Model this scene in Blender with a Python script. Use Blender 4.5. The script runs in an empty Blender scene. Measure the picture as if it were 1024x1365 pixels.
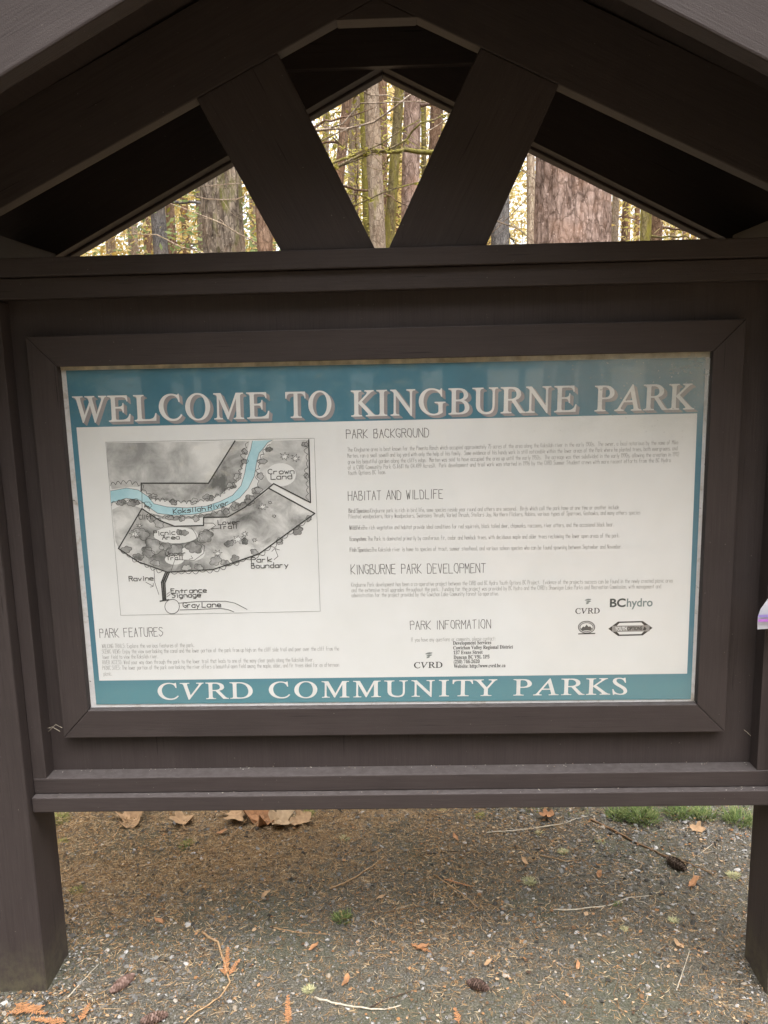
import bpy, bmesh, math, random
from mathutils import Vector, Matrix, noise
R = math.radians
rnd = random.Random(7)
SC = bpy.context.scene
COL = SC.collection

# ---------------------------------------------------------------- camera
Z0 = 1.18                                   # height of the sign's centre above the ground
CAM = Vector((0.0575, -1.9, 0.3994 + Z0))
FOC = 1090.0                                # focal length in photo pixels (photo 1024 x 1365)
def cam_axes(yaw=-.0315, pitch=-.1724, roll=-.0231):
    cy, sy, cp, sp = math.cos(yaw), math.sin(yaw), math.cos(pitch), math.sin(pitch)
    f = Vector((sy*cp, cy*cp, sp)); r = Vector((cy, -sy, 0)); u = r.cross(f)
    cr, sr = math.cos(roll), math.sin(roll)
    return cr*r + sr*u, -sr*r + cr*u, f
AX_R, AX_U, AX_F = cam_axes()
cd = bpy.data.cameras.new('camera'); co = bpy.data.objects.new('camera', cd); COL.objects.link(co)
co.matrix_world = Matrix(((AX_R.x, AX_U.x, -AX_F.x, CAM.x), (AX_R.y, AX_U.y, -AX_F.y, CAM.y),
                          (AX_R.z, AX_U.z, -AX_F.z, CAM.z), (0, 0, 0, 1)))
cd.sensor_fit = 'VERTICAL'; cd.sensor_height = 36; cd.sensor_width = 27
cd.lens = FOC/1365*36; cd.clip_start = .02; cd.clip_end = 1500
SC.camera = co

# ---------------------------------------------------------------- light
SUN_EL, SUN_ROT = R(72), R(150)             # veiled sun, high behind the photographer
w = bpy.data.worlds.new('World'); SC.world = w; w.use_nodes = True
nt = w.node_tree; bg = nt.nodes['Background']
sky = nt.nodes.new('ShaderNodeTexSky'); sky.sky_type = 'NISHITA'; sky.sun_disc = False
sky.sun_elevation = SUN_EL; sky.sun_rotation = SUN_ROT
sky.air_density = 1.0; sky.dust_density = 6.0; sky.ozone_density = .6
hsv = nt.nodes.new('ShaderNodeHueSaturation'); hsv.inputs['Saturation'].default_value = .12
nt.links.new(sky.outputs[0], hsv.inputs['Color']); nt.links.new(hsv.outputs[0], bg.inputs[0])
bg.inputs[1].default_value = .15
sd = bpy.data.lights.new('sun', 'SUN'); so = bpy.data.objects.new('sun', sd); COL.objects.link(so)
sd.energy = .9; sd.angle = R(120); sd.color = (1, .98, .965)
sdir = Vector((math.sin(SUN_ROT)*math.cos(SUN_EL), math.cos(SUN_ROT)*math.cos(SUN_EL), math.sin(SUN_EL)))
so.rotation_euler = sdir.to_track_quat('Z', 'Y').to_euler(); so.location = sdir*30
SC.view_settings.view_transform = 'Standard'; SC.view_settings.look = 'None'
SC.view_settings.exposure = 2.2; SC.view_settings.gamma = 1
SC.render.engine = 'CYCLES'; SC.cycles.use_denoising = True
SC.cycles.max_bounces = 6; SC.cycles.transparent_max_bounces = 12; SC.cycles.caustics_reflective = False
SC.cycles.caustics_refractive = False

# ---------------------------------------------------------------- helpers
def ray(u, v): return AX_F + (u-512)/FOC*AX_R + (682.5-v)/FOC*AX_U
def at(u, v, Y):
    d = ray(u, v); return CAM + d*((Y-CAM.y)/d.y)
def on_ground(u, v, z=0.0):
    d = ray(u, v); return CAM + d*((z-CAM.z)/d.z)

def tag(o, label=None, cat=None, group=None, kind=None):
    if label: o['label'] = label
    if cat: o['category'] = cat
    if group: o['group'] = group
    if kind: o['kind'] = kind
    return o
def empty(name, loc=(0, 0, 0)):
    o = bpy.data.objects.new(name, None); COL.objects.link(o); o.location = loc; o.empty_display_size = .1
    return o
def link_mesh(name, me, mat, parent=None, smooth=False):
    o = bpy.data.objects.new(name, me); COL.objects.link(o)
    if mat is not None: me.materials.append(mat)
    if smooth: me.polygons.foreach_set('use_smooth', [True]*len(me.polygons))
    if parent is not None:
        # meshes are written in world coordinates; only the top-level Empty carries an offset
        o.parent = parent
        if parent.parent is None: o.matrix_parent_inverse = Matrix.Translation(-Vector(parent.location))
    return o
def pymesh(name, verts, faces, mat, parent=None, smooth=False):
    me = bpy.data.meshes.new(name); me.from_pydata([tuple(v) for v in verts], [], faces); me.update()
    return link_mesh(name, me, mat, parent, smooth)
def bm_obj(name, bm, mat, parent=None, smooth=False):
    me = bpy.data.meshes.new(name); bm.to_mesh(me); bm.free()
    return link_mesh(name, me, mat, parent, smooth)

# ---------------------------------------------------------------- materials
class NT:
    def __init__(s, name):
        s.m = bpy.data.materials.new(name); s.m.use_nodes = True; s.t = s.m.node_tree
        s.b = s.t.nodes['Principled BSDF']; s.out = s.t.nodes['Material Output']
    def n(s, typ, **kw):
        x = s.t.nodes.new(typ)
        for k, v in kw.items():
            if k in x.inputs: x.inputs[k].default_value = v
            else: setattr(x, k, v)
        return x
    def l(s, a, b): s.t.links.new(a, b)
    def noise(s, vec, scale, detail=4, rough=.55, dist=0):
        x = s.n('ShaderNodeTexNoise'); x.inputs['Scale'].default_value = scale; x.inputs['Detail'].default_value = detail
        x.inputs['Roughness'].default_value = rough; x.inputs['Distortion'].default_value = dist
        if vec is not None: s.l(vec, x.inputs['Vector'])
        return x.outputs['Fac']
    def ramp(s, fac, stops, interp='LINEAR'):
        x = s.n('ShaderNodeValToRGB'); x.color_ramp.interpolation = interp
        e = x.color_ramp.elements
        while len(e) < len(stops): e.new(.5)
        for el, (p, c) in zip(e, stops):
            el.position = p; el.color = (*c, 1) if len(c) == 3 else c
        s.l(fac, x.inputs[0]); return x.outputs[0]
    def mix(s, fac, a, b, mode='MIX'):
        x = s.n('ShaderNodeMix', data_type='RGBA', blend_type=mode)
        if isinstance(fac, (int, float)): x.inputs[0].default_value = fac
        else: s.l(fac, x.inputs[0])
        for i, c in ((6, a), (7, b)):
            if isinstance(c, (tuple, list)): x.inputs[i].default_value = (*c[:3], 1)
            else: s.l(c, x.inputs[i])
        return x.outputs[2]
    def map(s, vec, scale=(1, 1, 1)):
        x = s.n('ShaderNodeMapping'); x.inputs['Scale'].default_value = scale; s.l(vec, x.inputs['Vector']); return x.outputs[0]
    def bump(s, h, strength=.3, dist=.002):
        x = s.n('ShaderNodeBump'); x.inputs['Strength'].default_value = strength; x.inputs['Distance'].default_value = dist
        s.l(h, x.inputs['Height']); s.l(x.outputs[0], s.b.inputs['Normal'])
    def rough(s, v): s.b.inputs['Roughness'].default_value = v
    def color(s, c):
        if isinstance(c, (tuple, list)): s.b.inputs['Base Color'].default_value = (*c[:3], 1)
        else: s.l(c, s.b.inputs['Base Color'])

def mat_wood():
    s = NT('brown_stained_wood')
    uv = s.n('ShaderNodeUVMap').outputs[0]
    oi = s.n('ShaderNodeObjectInfo')
    add = s.n('ShaderNodeVectorMath', operation='ADD'); s.l(uv, add.inputs[0])
    sc = s.n('ShaderNodeVectorMath', operation='SCALE'); sc.inputs['Scale'].default_value = 17
    cx = s.n('ShaderNodeCombineXYZ'); s.l(oi.outputs['Random'], cx.inputs[0]); s.l(oi.outputs['Random'], cx.inputs[1])
    s.l(cx.outputs[0], sc.inputs[0]); s.l(sc.outputs[0], add.inputs[1]); v = add.outputs[0]
    grain = s.noise(s.map(v, (9, 260, 1)), 1, 6, .6, .4)
    grain2 = s.noise(s.map(v, (3, 55, 1)), 1, 4, .6, .8)
    blot = s.noise(v, 6, 5, .6)
    c = s.ramp(grain2, [(.3, (.036, .0272, .026)), (.7, (.047, .0356, .034))])
    c = s.mix(s.ramp(grain, [(.35, (0, 0, 0)), (.75, (1, 1, 1))]), c, (.052, .041, .0385))
    c = s.mix(s.ramp(blot, [(.45, (0, 0, 0)), (.8, (.6, .6, .6))]), c, (.033, .0258, .0245))
    # lichen and dust specks, small bare nicks
    sp = s.noise(v, 170, 2, .5)
    c = s.mix(s.ramp(sp, [(.735, (0, 0, 0)), (.78, (.75, .75, .75))]), c, (.19, .17, .15))
    checks = s.noise(s.map(v, (3.5, 130, 1)), 1, 2, .5)
    ck = s.ramp(checks, [(.27, (1, 1, 1)), (.31, (0, 0, 0))])
    c = s.mix(ck, c, (.018, .014, .013))
    up_ = s.n('ShaderNodeSeparateXYZ'); s.l(s.n('ShaderNodeNewGeometry').outputs['True Normal'], up_.inputs[0])
    um = s.n('ShaderNodeMapRange'); um.inputs[1].default_value = .6; um.inputs[2].default_value = .95; s.l(up_.outputs[2], um.inputs[0])
    du = s.n('ShaderNodeMath', operation='MULTIPLY'); s.l(um.outputs[0], du.inputs[0]); s.l(s.ramp(s.noise(v, 45, 5, .7), [(.3, (.25, .25, .25)), (.7, (.95, .95, .95))]), du.inputs[1])
    c = s.mix(du.outputs[0], c, (.105, .092, .09))      # settled dust and worn stain on the ledges
    worn = s.noise(s.map(v, (2.2, 7, 1)), 1, 5, .7)
    c = s.mix(s.ramp(worn, [(.58, (0, 0, 0)), (.76, (.45, .45, .45))]), c, (.068, .0545, .052))
    # splashed dirt and algae low on the posts
    pz_ = s.n('ShaderNodeSeparateXYZ'); s.l(s.n('ShaderNodeNewGeometry').outputs['Position'], pz_.inputs[0])
    lo_ = s.n('ShaderNodeMapRange'); lo_.inputs[1].default_value = .17; lo_.inputs[2].default_value = .0; s.l(pz_.outputs[2], lo_.inputs[0])
    dm = s.n('ShaderNodeMath', operation='MULTIPLY'); s.l(lo_.outputs[0], dm.inputs[0]); s.l(s.ramp(s.noise(v, 22, 5, .7), [(.36, (0, 0, 0)), (.62, (.85, .85, .85))]), dm.inputs[1])
    c = s.mix(dm.outputs[0], c, (.105, .095, .06))
    s.color(c); s.rough(.62); s.b.inputs['Specular IOR Level'].default_value = .25
    h = s.n('ShaderNodeMath', operation='ADD'); s.l(grain, h.inputs[0]); s.l(s.noise(v, 420, 3, .6), h.inputs[1])
    s.bump(h.outputs[0], .38, .0011)
    return s.m
def mat_simple(name, col, rough=.6, var=.15, scale=60, bump=.15, spec=.4):
    s = NT(name); tc = s.n('ShaderNodeTexCoord').outputs['Object']
    nf = s.noise(tc, scale, 5)
    a = tuple(x*(1-var) for x in col); b = tuple(min(1, x*(1+var)) for x in col)
    s.color(s.ramp(nf, [(.3, a), (.7, b)])); s.rough(rough); s.b.inputs['Specular IOR Level'].default_value = spec
    if bump: s.bump(nf, bump, .002)
    return s.m
def mat_islands(name, stops, rough=.8, transl=0, extra=None, objvar=0):
    """colour picked per loose piece: pebbles, needles, leaves"""
    s = NT(name); g = s.n('ShaderNodeNewGeometry')
    c = s.ramp(g.outputs['Random Per Island'], stops)
    tc = s.n('ShaderNodeTexCoord').outputs['Object']
    nf = s.noise(tc, 300, 3)
    c = s.mix(.5, c, s.mix(1, c, s.ramp(nf, [(.3, (.55, .55, .55)), (.7, (1.3, 1.3, 1.3))]), 'MULTIPLY'))
    s.color(c); s.rough(rough); s.b.inputs['Specular IOR Level'].default_value = .25
    if transl:
        tr = s.n('ShaderNodeBsdfTranslucent'); s.l(c, tr.inputs[0])
        mx = s.n('ShaderNodeMixShader'); mx.inputs[0].default_value = transl
        s.l(s.b.outputs[0], mx.inputs[1]); s.l(tr.outputs[0], mx.inputs[2]); s.l(mx.outputs[0], s.out.inputs[0])
    return s.m
def mat_bark(name, light, dark, moss=None, mossamt=.5, scale=1.0):
    s = NT(name); tc = s.n('ShaderNodeTexCoord').outputs['Object']
    oi = s.n('ShaderNodeObjectInfo').outputs['Random']
    f = s.noise(s.map(tc, (14*scale, 14*scale, 4.4*scale)), 1, 7, .65, .8)
    fine = s.noise(s.map(tc, (60*scale, 60*scale, 22*scale)), 1, 5, .65)
    c = s.ramp(f, [(.32, dark), (.5, tuple((a+b)/2 for a, b in zip(light, dark))), (.66, light)])
    c = s.mix(.55, c, s.mix(1, c, s.ramp(fine, [(.3, (.45, .42, .4)), (.7, (1.5, 1.5, 1.5))]), 'MULTIPLY'))
    wv_ = s.n('ShaderNodeVectorMath', operation='ADD'); s.l(s.map(tc, (17*scale, 17*scale, 6.5*scale)), wv_.inputs[0])
    nn = s.n('ShaderNodeTexNoise'); nn.inputs['Scale'].default_value = 9*scale; nn.inputs['Detail'].default_value = 4; s.l(tc, nn.inputs['Vector']); s.l(nn.outputs['Color'], wv_.inputs[1])
    vo = s.n('ShaderNodeTexVoronoi', feature='DISTANCE_TO_EDGE'); vo.inputs['Scale'].default_value = 1; s.l(wv_.outputs[0], vo.inputs['Vector'])
    ckf = s.ramp(vo.outputs['Distance'], [(.0, (.75, .75, .75)), (.09, (0, 0, 0))])
    c = s.mix(ckf, c, tuple(x*.55 for x in dark))
    flake = s.noise(tc, 38*scale, 3, .6)
    c = s.mix(s.ramp(flake, [(.62, (0, 0, 0)), (.7, (.6, .6, .6))]), c, tuple(min(1, x*1.5) for x in light))
    big = s.noise(tc, 3.5, 3, .6)
    c = s.mix(s.ramp(big, [(.5, (0, 0, 0)), (.75, (.5, .5, .5))]), c, (light[0]*.95, light[1]*.75, light[2]*.6))
    if moss:
        mm = s.noise(s.map(tc, (7, 7, 2.2)), 1, 6, .7)
        lo = .62 - .3*mossamt
        c = s.mix(s.ramp(mm, [(lo, (0, 0, 0)), (lo+.16, (.92, .92, .92))]), c, s.mix(fine, tuple(x*.6 for x in moss), moss))
    # every tree its own tone
    c = s.mix(1, c, s.ramp(oi, [(0, (.78, .76, .76)), (1, (1.25, 1.2, 1.15))]), 'MULTIPLY')
    s.color(c); s.rough(.9); s.b.inputs['Specular IOR Level'].default_value = .15
    h = s.n('ShaderNodeMath', operation='ADD'); s.l(f, h.inputs[0]); s.l(fine, h.inputs[1])
    s.bump(h.outputs[0], .9, .02)
    return s.m

M_WOOD = mat_wood()

# ---------------------------------------------------------------- solid builders
def prism_bm(poly, axis_dir, bevel=.003, grain=None):
    """closed prism: polygon of 3-D points swept by the vector axis_dir; UVs in metres along the grain"""
    bm = bmesh.new()
    a = [bm.verts.new(p) for p in poly]; b = [bm.verts.new(Vector(p)+Vector(axis_dir)) for p in poly]
    n = len(a)
    bm.faces.new(a); bm.faces.new(list(reversed(b)))
    for i in range(n): bm.faces.new((a[i], b[i], b[(i+1) % n], a[(i+1) % n]))
    bmesh.ops.recalc_face_normals(bm, faces=bm.faces)
    if bevel: bmesh.ops.bevel(bm, geom=list(bm.edges), offset=bevel, segments=2, profile=.6, affect='EDGES', clamp_overlap=True)
    wood_uv(bm, Vector(grain))
    return bm
def wood_uv(bm, g):
    g = g.normalized(); uvl = bm.loops.layers.uv.verify()
    for f in bm.faces:
        n = f.normal
        c = n.cross(g)
        if c.length < .3:
            c = g.orthogonal()
            d = n.cross(c)
            for l in f.loops: l[uvl].uv = (l.vert.co.dot(c)*8, l.vert.co.dot(d))
        else:
            c.normalize()
            off = n.x*3.1 + n.y*5.3 + n.z*7.7
            for l in f.loops: l[uvl].uv = (l.vert.co.dot(g), l.vert.co.dot(c)+off)
def box_bm(x0, x1, y0, y1, z0, z1, grain, bevel=.003, tilt=0.0):
    """tilt: rise in z per metre of x"""
    P = [(x0, y0, z0+tilt*x0), (x1, y0, z0+tilt*x1), (x1, y0, z1+tilt*x1), (x0, y0, z1+tilt*x0)]
    return prism_bm(P, (0, y1-y0, 0), bevel, grain)
def wpart(name, bm, parent, mat=None): return bm_obj(name, bm, mat or M_WOOD, parent)
def z(v): return v+Z0

# ================================================================ GROUND
def gh(x, y):
    v = Vector((x, y, 0))
    h = .012*noise.noise(v*1.7) + .006*noise.noise(v*6.1+Vector((3, 1, 0))) + .0022*noise.noise(v*31) + .0016*noise.noise(v*75)
    h += .02*max(0, min(1, (y-.65)/.6))         # the ground lifts a little behind the sign
    for xc in (-.972, 1.006):
        q = max(abs(x-xc)-.07, 0)**2+max(abs(y-.014)-.07, 0)**2
        if q < .04: h += .014*math.exp(-q/.0022)
    d = math.hypot(x, y)
    if d > 4: h += .05*(min(d, 40)-4)*.12*noise.noise(v*.12)
    return h
def axis_vals(c0, c1, fine, far):
    v = []; x = c0
    while x < c1: v.append(x); x += fine
    v.append(c1)
    s = fine; a = c0; left = []
    while a > -far: s *= 1.22; a -= s; left.append(a)
    s = fine; b = c1; right = []
    while b < far: s *= 1.22; b += s; right.append(b)
    return left[::-1] + v + right
def mat_ground():
    s = NT('forest_floor'); tc = s.n('ShaderNodeTexCoord').outputs['Object']
    fine = s.noise(tc, 210, 6, .7); mid = s.noise(tc, 26, 6, .65); big = s.noise(tc, 2.6, 5, .6)
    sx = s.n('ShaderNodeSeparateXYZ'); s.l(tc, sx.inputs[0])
    def mth(op, a, b=0.0, c_=0.0):
        x = s.n('ShaderNodeMath', operation=op)
        for i, q in ((0, a), (1, b), (2, c_)):
            if isinstance(q, (int, float)): x.inputs[i].default_value = q
            else: s.l(q, x.inputs[i])
        return x.outputs[0]
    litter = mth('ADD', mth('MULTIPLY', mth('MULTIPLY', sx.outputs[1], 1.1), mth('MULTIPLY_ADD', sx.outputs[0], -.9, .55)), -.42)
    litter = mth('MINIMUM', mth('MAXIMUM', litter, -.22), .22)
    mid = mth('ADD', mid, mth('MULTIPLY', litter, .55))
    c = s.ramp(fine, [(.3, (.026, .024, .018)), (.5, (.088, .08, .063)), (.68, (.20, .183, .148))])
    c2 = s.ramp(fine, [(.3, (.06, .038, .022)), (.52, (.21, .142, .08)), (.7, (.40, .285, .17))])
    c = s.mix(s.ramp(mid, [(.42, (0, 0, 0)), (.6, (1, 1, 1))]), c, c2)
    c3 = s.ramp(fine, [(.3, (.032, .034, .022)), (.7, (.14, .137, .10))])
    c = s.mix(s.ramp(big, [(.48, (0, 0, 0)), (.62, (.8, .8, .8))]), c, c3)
    vr = s.n('ShaderNodeTexVoronoi'); vr.inputs['Scale'].default_value = 190; s.l(tc, vr.inputs['Vector'])
    peb = s.ramp(vr.outputs['Distance'], [(.18, (1, 1, 1)), (.42, (0, 0, 0))])
    sel = s.ramp(vr.outputs['Color'], [(.55, (0, 0, 0)), (.62, (1, 1, 1))])
    pm = s.mix(1, peb, sel, 'MULTIPLY')
    c = s.mix(pm, c, s.mix(vr.outputs['Color'], (.09, .085, .08), (.26, .25, .235)))
    s.color(c); s.rough(.95); s.b.inputs['Specular IOR Level'].default_value = .15
    h = s.n('ShaderNodeMath', operation='ADD'); s.l(fine, h.inputs[0]); s.l(pm, h.inputs[1])
    s.bump(h.outputs[0], .8, .006)
    return s.m
xs = axis_vals(-1.9, 1.9, .016, 420); ys = axis_vals(-1.1, 2.2, .016, 420)
gv = [(x, y, gh(x, y)) for y in ys for x in xs]; nx = len(xs)
gf = [(j*nx+i, j*nx+i+1, (j+1)*nx+i+1, (j+1)*nx+i) for j in range(len(ys)-1) for i in range(nx-1)]
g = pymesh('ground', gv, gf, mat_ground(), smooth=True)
tag(g, 'bare gravelly forest floor under and around the sign', 'ground', kind='structure')

# ================================================================ SIGN SHELTER
sh = empty('sign_shelter', (0, 0, 0))
tag(sh, 'dark brown timber park sign shelter with gable roof and crossed braces', 'sign shelter')
T = .0036                                   # the rails rise a touch to the right
# posts
for x0, x1, lab in ((-1.045, -.9, None), (.934, 1.079, None)):
    bm = box_bm(x0, x1, -.056, .084, -.12, z(.60), (0, 0, 1), .006)
    wpart('post', bm, sh)
# back panel (plywood), trims
wpart('back_panel', box_bm(-.898, .932, .03, .05, z(-.70), z(.66), (0, 0, 1), .001), sh)
wpart('side_trim', box_bm(-.899, -.8645, -.018, .029, z(-.589-.0035), z(.57), (0, 0, 1), .002), sh)
wpart('side_trim', box_bm(.8945, .933, -.016, .029, z(-.589+.003), z(.57), (0, 0, 1), .002), sh)
# lower sills
wpart('sill', box_bm(-.898, .932, -.0195, .0290, z(-.6295), z(-.589), (1, 0, 0), .0025, T), sh)
wpart('sill', box_bm(-.897, .931, -.0395, .088, z(-.6690), z(-.6305), (1, 0, 0), .0025, T), sh)
wpart('sill', box_bm(-.898, .932, .051, .080, z(-.6295), z(-.589), (1, 0, 0), .0025, T), sh)
# upper rails
wpart('header_rail', box_bm(-1.045, 1.079, -.0395, .088, z(.622), z(.662), (1, 0, 0), .0025), sh)
wpart('header_rail', box_bm(-.898, .932, -.0205, .0290, z(.575), z(.6205), (1, 0, 0), .0025), sh)
wpart('header_rail', box_bm(-.898, .932, .051, .080, z(.575), z(.6205), (1, 0, 0), .0025), sh)
# mitred picture frame
def frame():
    W, H, ix0, ix1, iz0, iz1 = 1.638/2, .9853/2, -.7515, .7492, -.4212, .4228
    bm = bmesh.new(); g_ = .0006
    def piece(pts, grain):
        b = prism_bm([(p[0], 0, z(p[1])) for p in pts], (0, .0285, 0), .002, grain)
        me = bpy.data.meshes.new('tmp'); b.to_mesh(me); b.free(); bm.from_mesh(me); bpy.data.meshes.remove(me)
    piece([(-W+g_, -H), (W-g_, -H), (ix1-g_, iz0), (ix0+g_, iz0)], (1, 0, 0))
    piece([(-W+g_, H), (W-g_, H), (ix1-g_, iz1), (ix0+g_, iz1)], (1, 0, 0))
    piece([(-W, -H+g_), (-W, H-g_), (ix0, iz1-g_), (ix0, iz0+g_)], (0, 0, 1))
    piece([(W, -H+g_), (W, H-g_), (ix1, iz1-g_), (ix1, iz0+g_)], (0, 0, 1))
    return bm
wpart('picture_frame', frame(), sh)
# pale backing board behind the poster
def mat_backing():
    s = NT('weathered_white_backing'); tc = s.n('ShaderNodeTexCoord').outputs['Object']
    a = s.noise(tc, 24, 6, .7); b = s.noise(tc, 120, 4, .7)
    c = s.ramp(a, [(.3, (.42, .36, .30)), (.45, (.66, .64, .63)), (.7, (.78, .77, .78))])
    c = s.mix(s.ramp(b, [(.66, (0, 0, 0)), (.72, (1, 1, 1))]), c, (.05, .045, .04))
    s.color(c); s.rough(.6); return s.m
wpart('backing_board', box_bm(-.765, .763, .0215, .0295, z(-.43), z(.437), (1, 0, 0), 0), sh, mat_backing())
# beige stop along the top and right of the sheet
M_STOP = mat_simple('dirty_beige_strip', (.50, .44, .33), .7, .35, 40, .2)
# braces: two boards in a V
def poly_y(name, pts, y0, y1, grain, bev=.003):
    return wpart(name, prism_bm([(p[0], y0, z(p[1])) for p in pts], (0, y1-y0, 0), bev, grain), sh)
CX = .006
AP, SL = 1.170, .473                         # rafter underside: z = AP - SL*|x-CX|
def rz(x, o=0): return AP+o - SL*abs(x-CX)
poly_y('brace', [(-.2165, .6625), (-.008, .6625), (-.2057, rz(-.2057)-.001), (-.3858, rz(-.3858)-.001)], -.0215, .0185, (-.17, 0, .33))
poly_y('brace', [(.0217, .6625), (.2365, .6625), (.3913, rz(.3913)-.001), (.2244, rz(.2244)-.001)], -.0215, .0185, (.17, 0, .33))
# rafters of the middle truss, collar board over the apex
for s_ in (-1, 1):
    xo = CX+s_*1.25; xi = CX+s_*.0006
    poly_y('rafter', [(xo, rz(xo)), (xi, rz(xi)), (xi, rz(xi)+.185), (xo, rz(xo)+.185)], -.022, .020, (s_*1, 0, -SL))
cz = 1.1285
cw = (AP-cz)/SL
poly_y('collar_board', [(CX-cw+.003, cz), (CX+cw-.003, cz), (CX, AP-.002)], -.0235, .021, (1, 0, 0), .0015)
# plates on the posts carrying the overhangs
for x0, x1 in ((-1.045, -.9), (.934, 1.079)):
    zt = .742
    wpart('plate_beam', box_bm(x0, x1, -.454, .41, z(.663), z(zt-.008), (0, 1, 0), .004), sh)
# roof: soffit deck, fascias, shingles
FA, FS = 1.176, .502                          # fascia underside
def fz(x, o=0): return FA+o - FS*abs(x-CX)
for s_ in (-1, 1):
    xo, xi = CX+s_*1.36, CX+s_*.0001
    wpart('soffit', prism_bm([(xo, -.454, z(fz(xo, .20))), (xi, -.454, z(fz(xi, .20))), (xi, -.454, z(fz(xi, .225))), (xo, -.454, z(fz(xo, .225)))], (0, .908, 0), 0, (0, 1, 0)), sh)
    for y0, y1 in ((-.5, -.455), (.455, .5)):
        poly_y('fascia', [(xo, fz(xo)), (xi, fz(xi)), (xi, fz(xi)+.235), (xo, fz(xo)+.235)], y0, y1, (s_, 0, -FS), .004)
    # rear rafter just inside the fascia
    poly_y('rafter', [(xo, fz(xo)+.008), (xi, fz(xi)+.008), (xi, fz(xi)+.19), (xo, fz(xo)+.19)], .412, .4545, (s_, 0, -FS), .001)
poly_y('collar_board', [(CX-.33, fz(CX+.33)+.17), (CX-.30, fz(CX)-.002), (CX+.30, fz(CX)-.002), (CX+.33, fz(CX+.33)+.17), (CX, fz(CX)+.17)], .385, .4105, (1, 0, 0), .001)
def mat_shingle():
    s = NT('cedar_shingles'); tc = s.n('ShaderNodeTexCoord').outputs['Object']
    br = s.n('ShaderNodeTexBrick'); br.inputs['Scale'].default_value = 1; br.inputs['Brick Width'].default_value = .12
    br.inputs['Row Height'].default_value = .16; br.inputs['Mortar Size'].default_value = .006
    br.inputs['Color1'].default_value = (.10, .085, .07, 1); br.inputs['Color2'].default_value = (.17, .15, .125, 1)
    br.inputs['Mortar'].default_value = (.03, .03, .025, 1)
    mp = s.n('ShaderNodeMapping'); mp.inputs['Rotation'].default_value = (0, 0, R(90)); s.l(tc, mp.inputs['Vector']); s.l(mp.outputs[0], br.inputs['Vector'])
    s.color(s.mix(s.ramp(s.noise(tc, 9, 5), [(.45, (0, 0, 0)), (.65, (1, 1, 1))]), br.outputs['Color'], (.09, .11, .04))); s.rough(.9); return s.m
MSH = mat_shingle()
for s_ in (-1, 1):
    xo, xi = CX+s_*1.42, CX+s_*.0006
    wpart('shingle_roof', prism_bm([(xo, -.54, z(fz(xo, .238))), (xi, -.54, z(fz(xi, .238))), (xi, -.54, z(fz(xi, .262))), (xo, -.54, z(fz(xo, .262)))], (0, 1.08, 0), .002, (0, 1, 0)), sh, MSH)
# acrylic pane over the poster, damp haze and painted glare in its upper right
def mat_pane():
    s = NT('clear_acrylic'); tc = s.n('ShaderNodeTexCoord').outputs['Object']
    tr = s.n('ShaderNodeBsdfTransparent'); gl = s.n('ShaderNodeBsdfGlossy'); gl.inputs['Roughness'].default_value = .03
    ge = s.n('ShaderNodeNewGeometry'); dt = s.n('ShaderNodeVectorMath', operation='DOT_PRODUCT')
    s.l(ge.outputs['Normal'], dt.inputs[0]); s.l(ge.outputs['Incoming'], dt.inputs[1])
    def mth(op, a, b=0.0):
        x = s.n('ShaderNodeMath', operation=op)
        for i, q in ((0, a), (1, b)):
            if isinstance(q, (int, float)): x.inputs[i].default_value = q
            else: s.l(q, x.inputs[i])
        return x.outputs[0]
    # reflectance of a thin sheet, the same from both sides
    sch = mth('ADD', mth('MULTIPLY', mth('POWER', mth('SUBTRACT', 1.0, mth('ABSOLUTE', dt.outputs['Value'])), 5.0), .9), .065)
    m1 = s.n('ShaderNodeMixShader'); s.l(sch, m1.inputs[0]); s.l(tr.outputs[0], m1.inputs[1]); s.l(gl.outputs[0], m1.inputs[2])
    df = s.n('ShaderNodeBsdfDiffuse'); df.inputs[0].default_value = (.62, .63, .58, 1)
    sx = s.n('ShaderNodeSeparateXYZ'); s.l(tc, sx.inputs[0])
    def math_(op, a, b):
        x = s.n('ShaderNodeMath', operation=op)
        for i, q in ((0, a), (1, b)):
            if isinstance(q, (int, float)): x.inputs[i].default_value = q
            else: s.l(q, x.inputs[i])
        return x.outputs[0]
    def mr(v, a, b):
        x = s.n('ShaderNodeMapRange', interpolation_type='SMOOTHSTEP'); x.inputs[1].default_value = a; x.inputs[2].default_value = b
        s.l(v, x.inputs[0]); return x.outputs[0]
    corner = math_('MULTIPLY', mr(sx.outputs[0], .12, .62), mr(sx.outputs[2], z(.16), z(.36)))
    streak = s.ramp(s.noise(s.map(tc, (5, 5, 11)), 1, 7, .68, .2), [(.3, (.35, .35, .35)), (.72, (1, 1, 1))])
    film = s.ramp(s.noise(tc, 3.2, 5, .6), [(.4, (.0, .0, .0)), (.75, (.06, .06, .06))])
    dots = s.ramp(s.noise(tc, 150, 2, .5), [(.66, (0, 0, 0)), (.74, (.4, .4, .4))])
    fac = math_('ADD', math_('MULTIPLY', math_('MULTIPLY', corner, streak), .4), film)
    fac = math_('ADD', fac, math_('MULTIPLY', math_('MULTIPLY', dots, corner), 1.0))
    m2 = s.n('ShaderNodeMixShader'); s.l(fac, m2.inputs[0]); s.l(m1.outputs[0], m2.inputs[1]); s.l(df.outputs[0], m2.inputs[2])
    s.l(m2.outputs[0], s.out.inputs[0]); return s.m
pymesh('glazing', [(-.7508, .0135, z(-.4205)), (.7486, .0135, z(-.4205)), (.7486, .0135, z(.4222)), (-.7508, .0135, z(.4222))], [(0, 1, 2, 3)], mat_pane(), sh)

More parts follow.
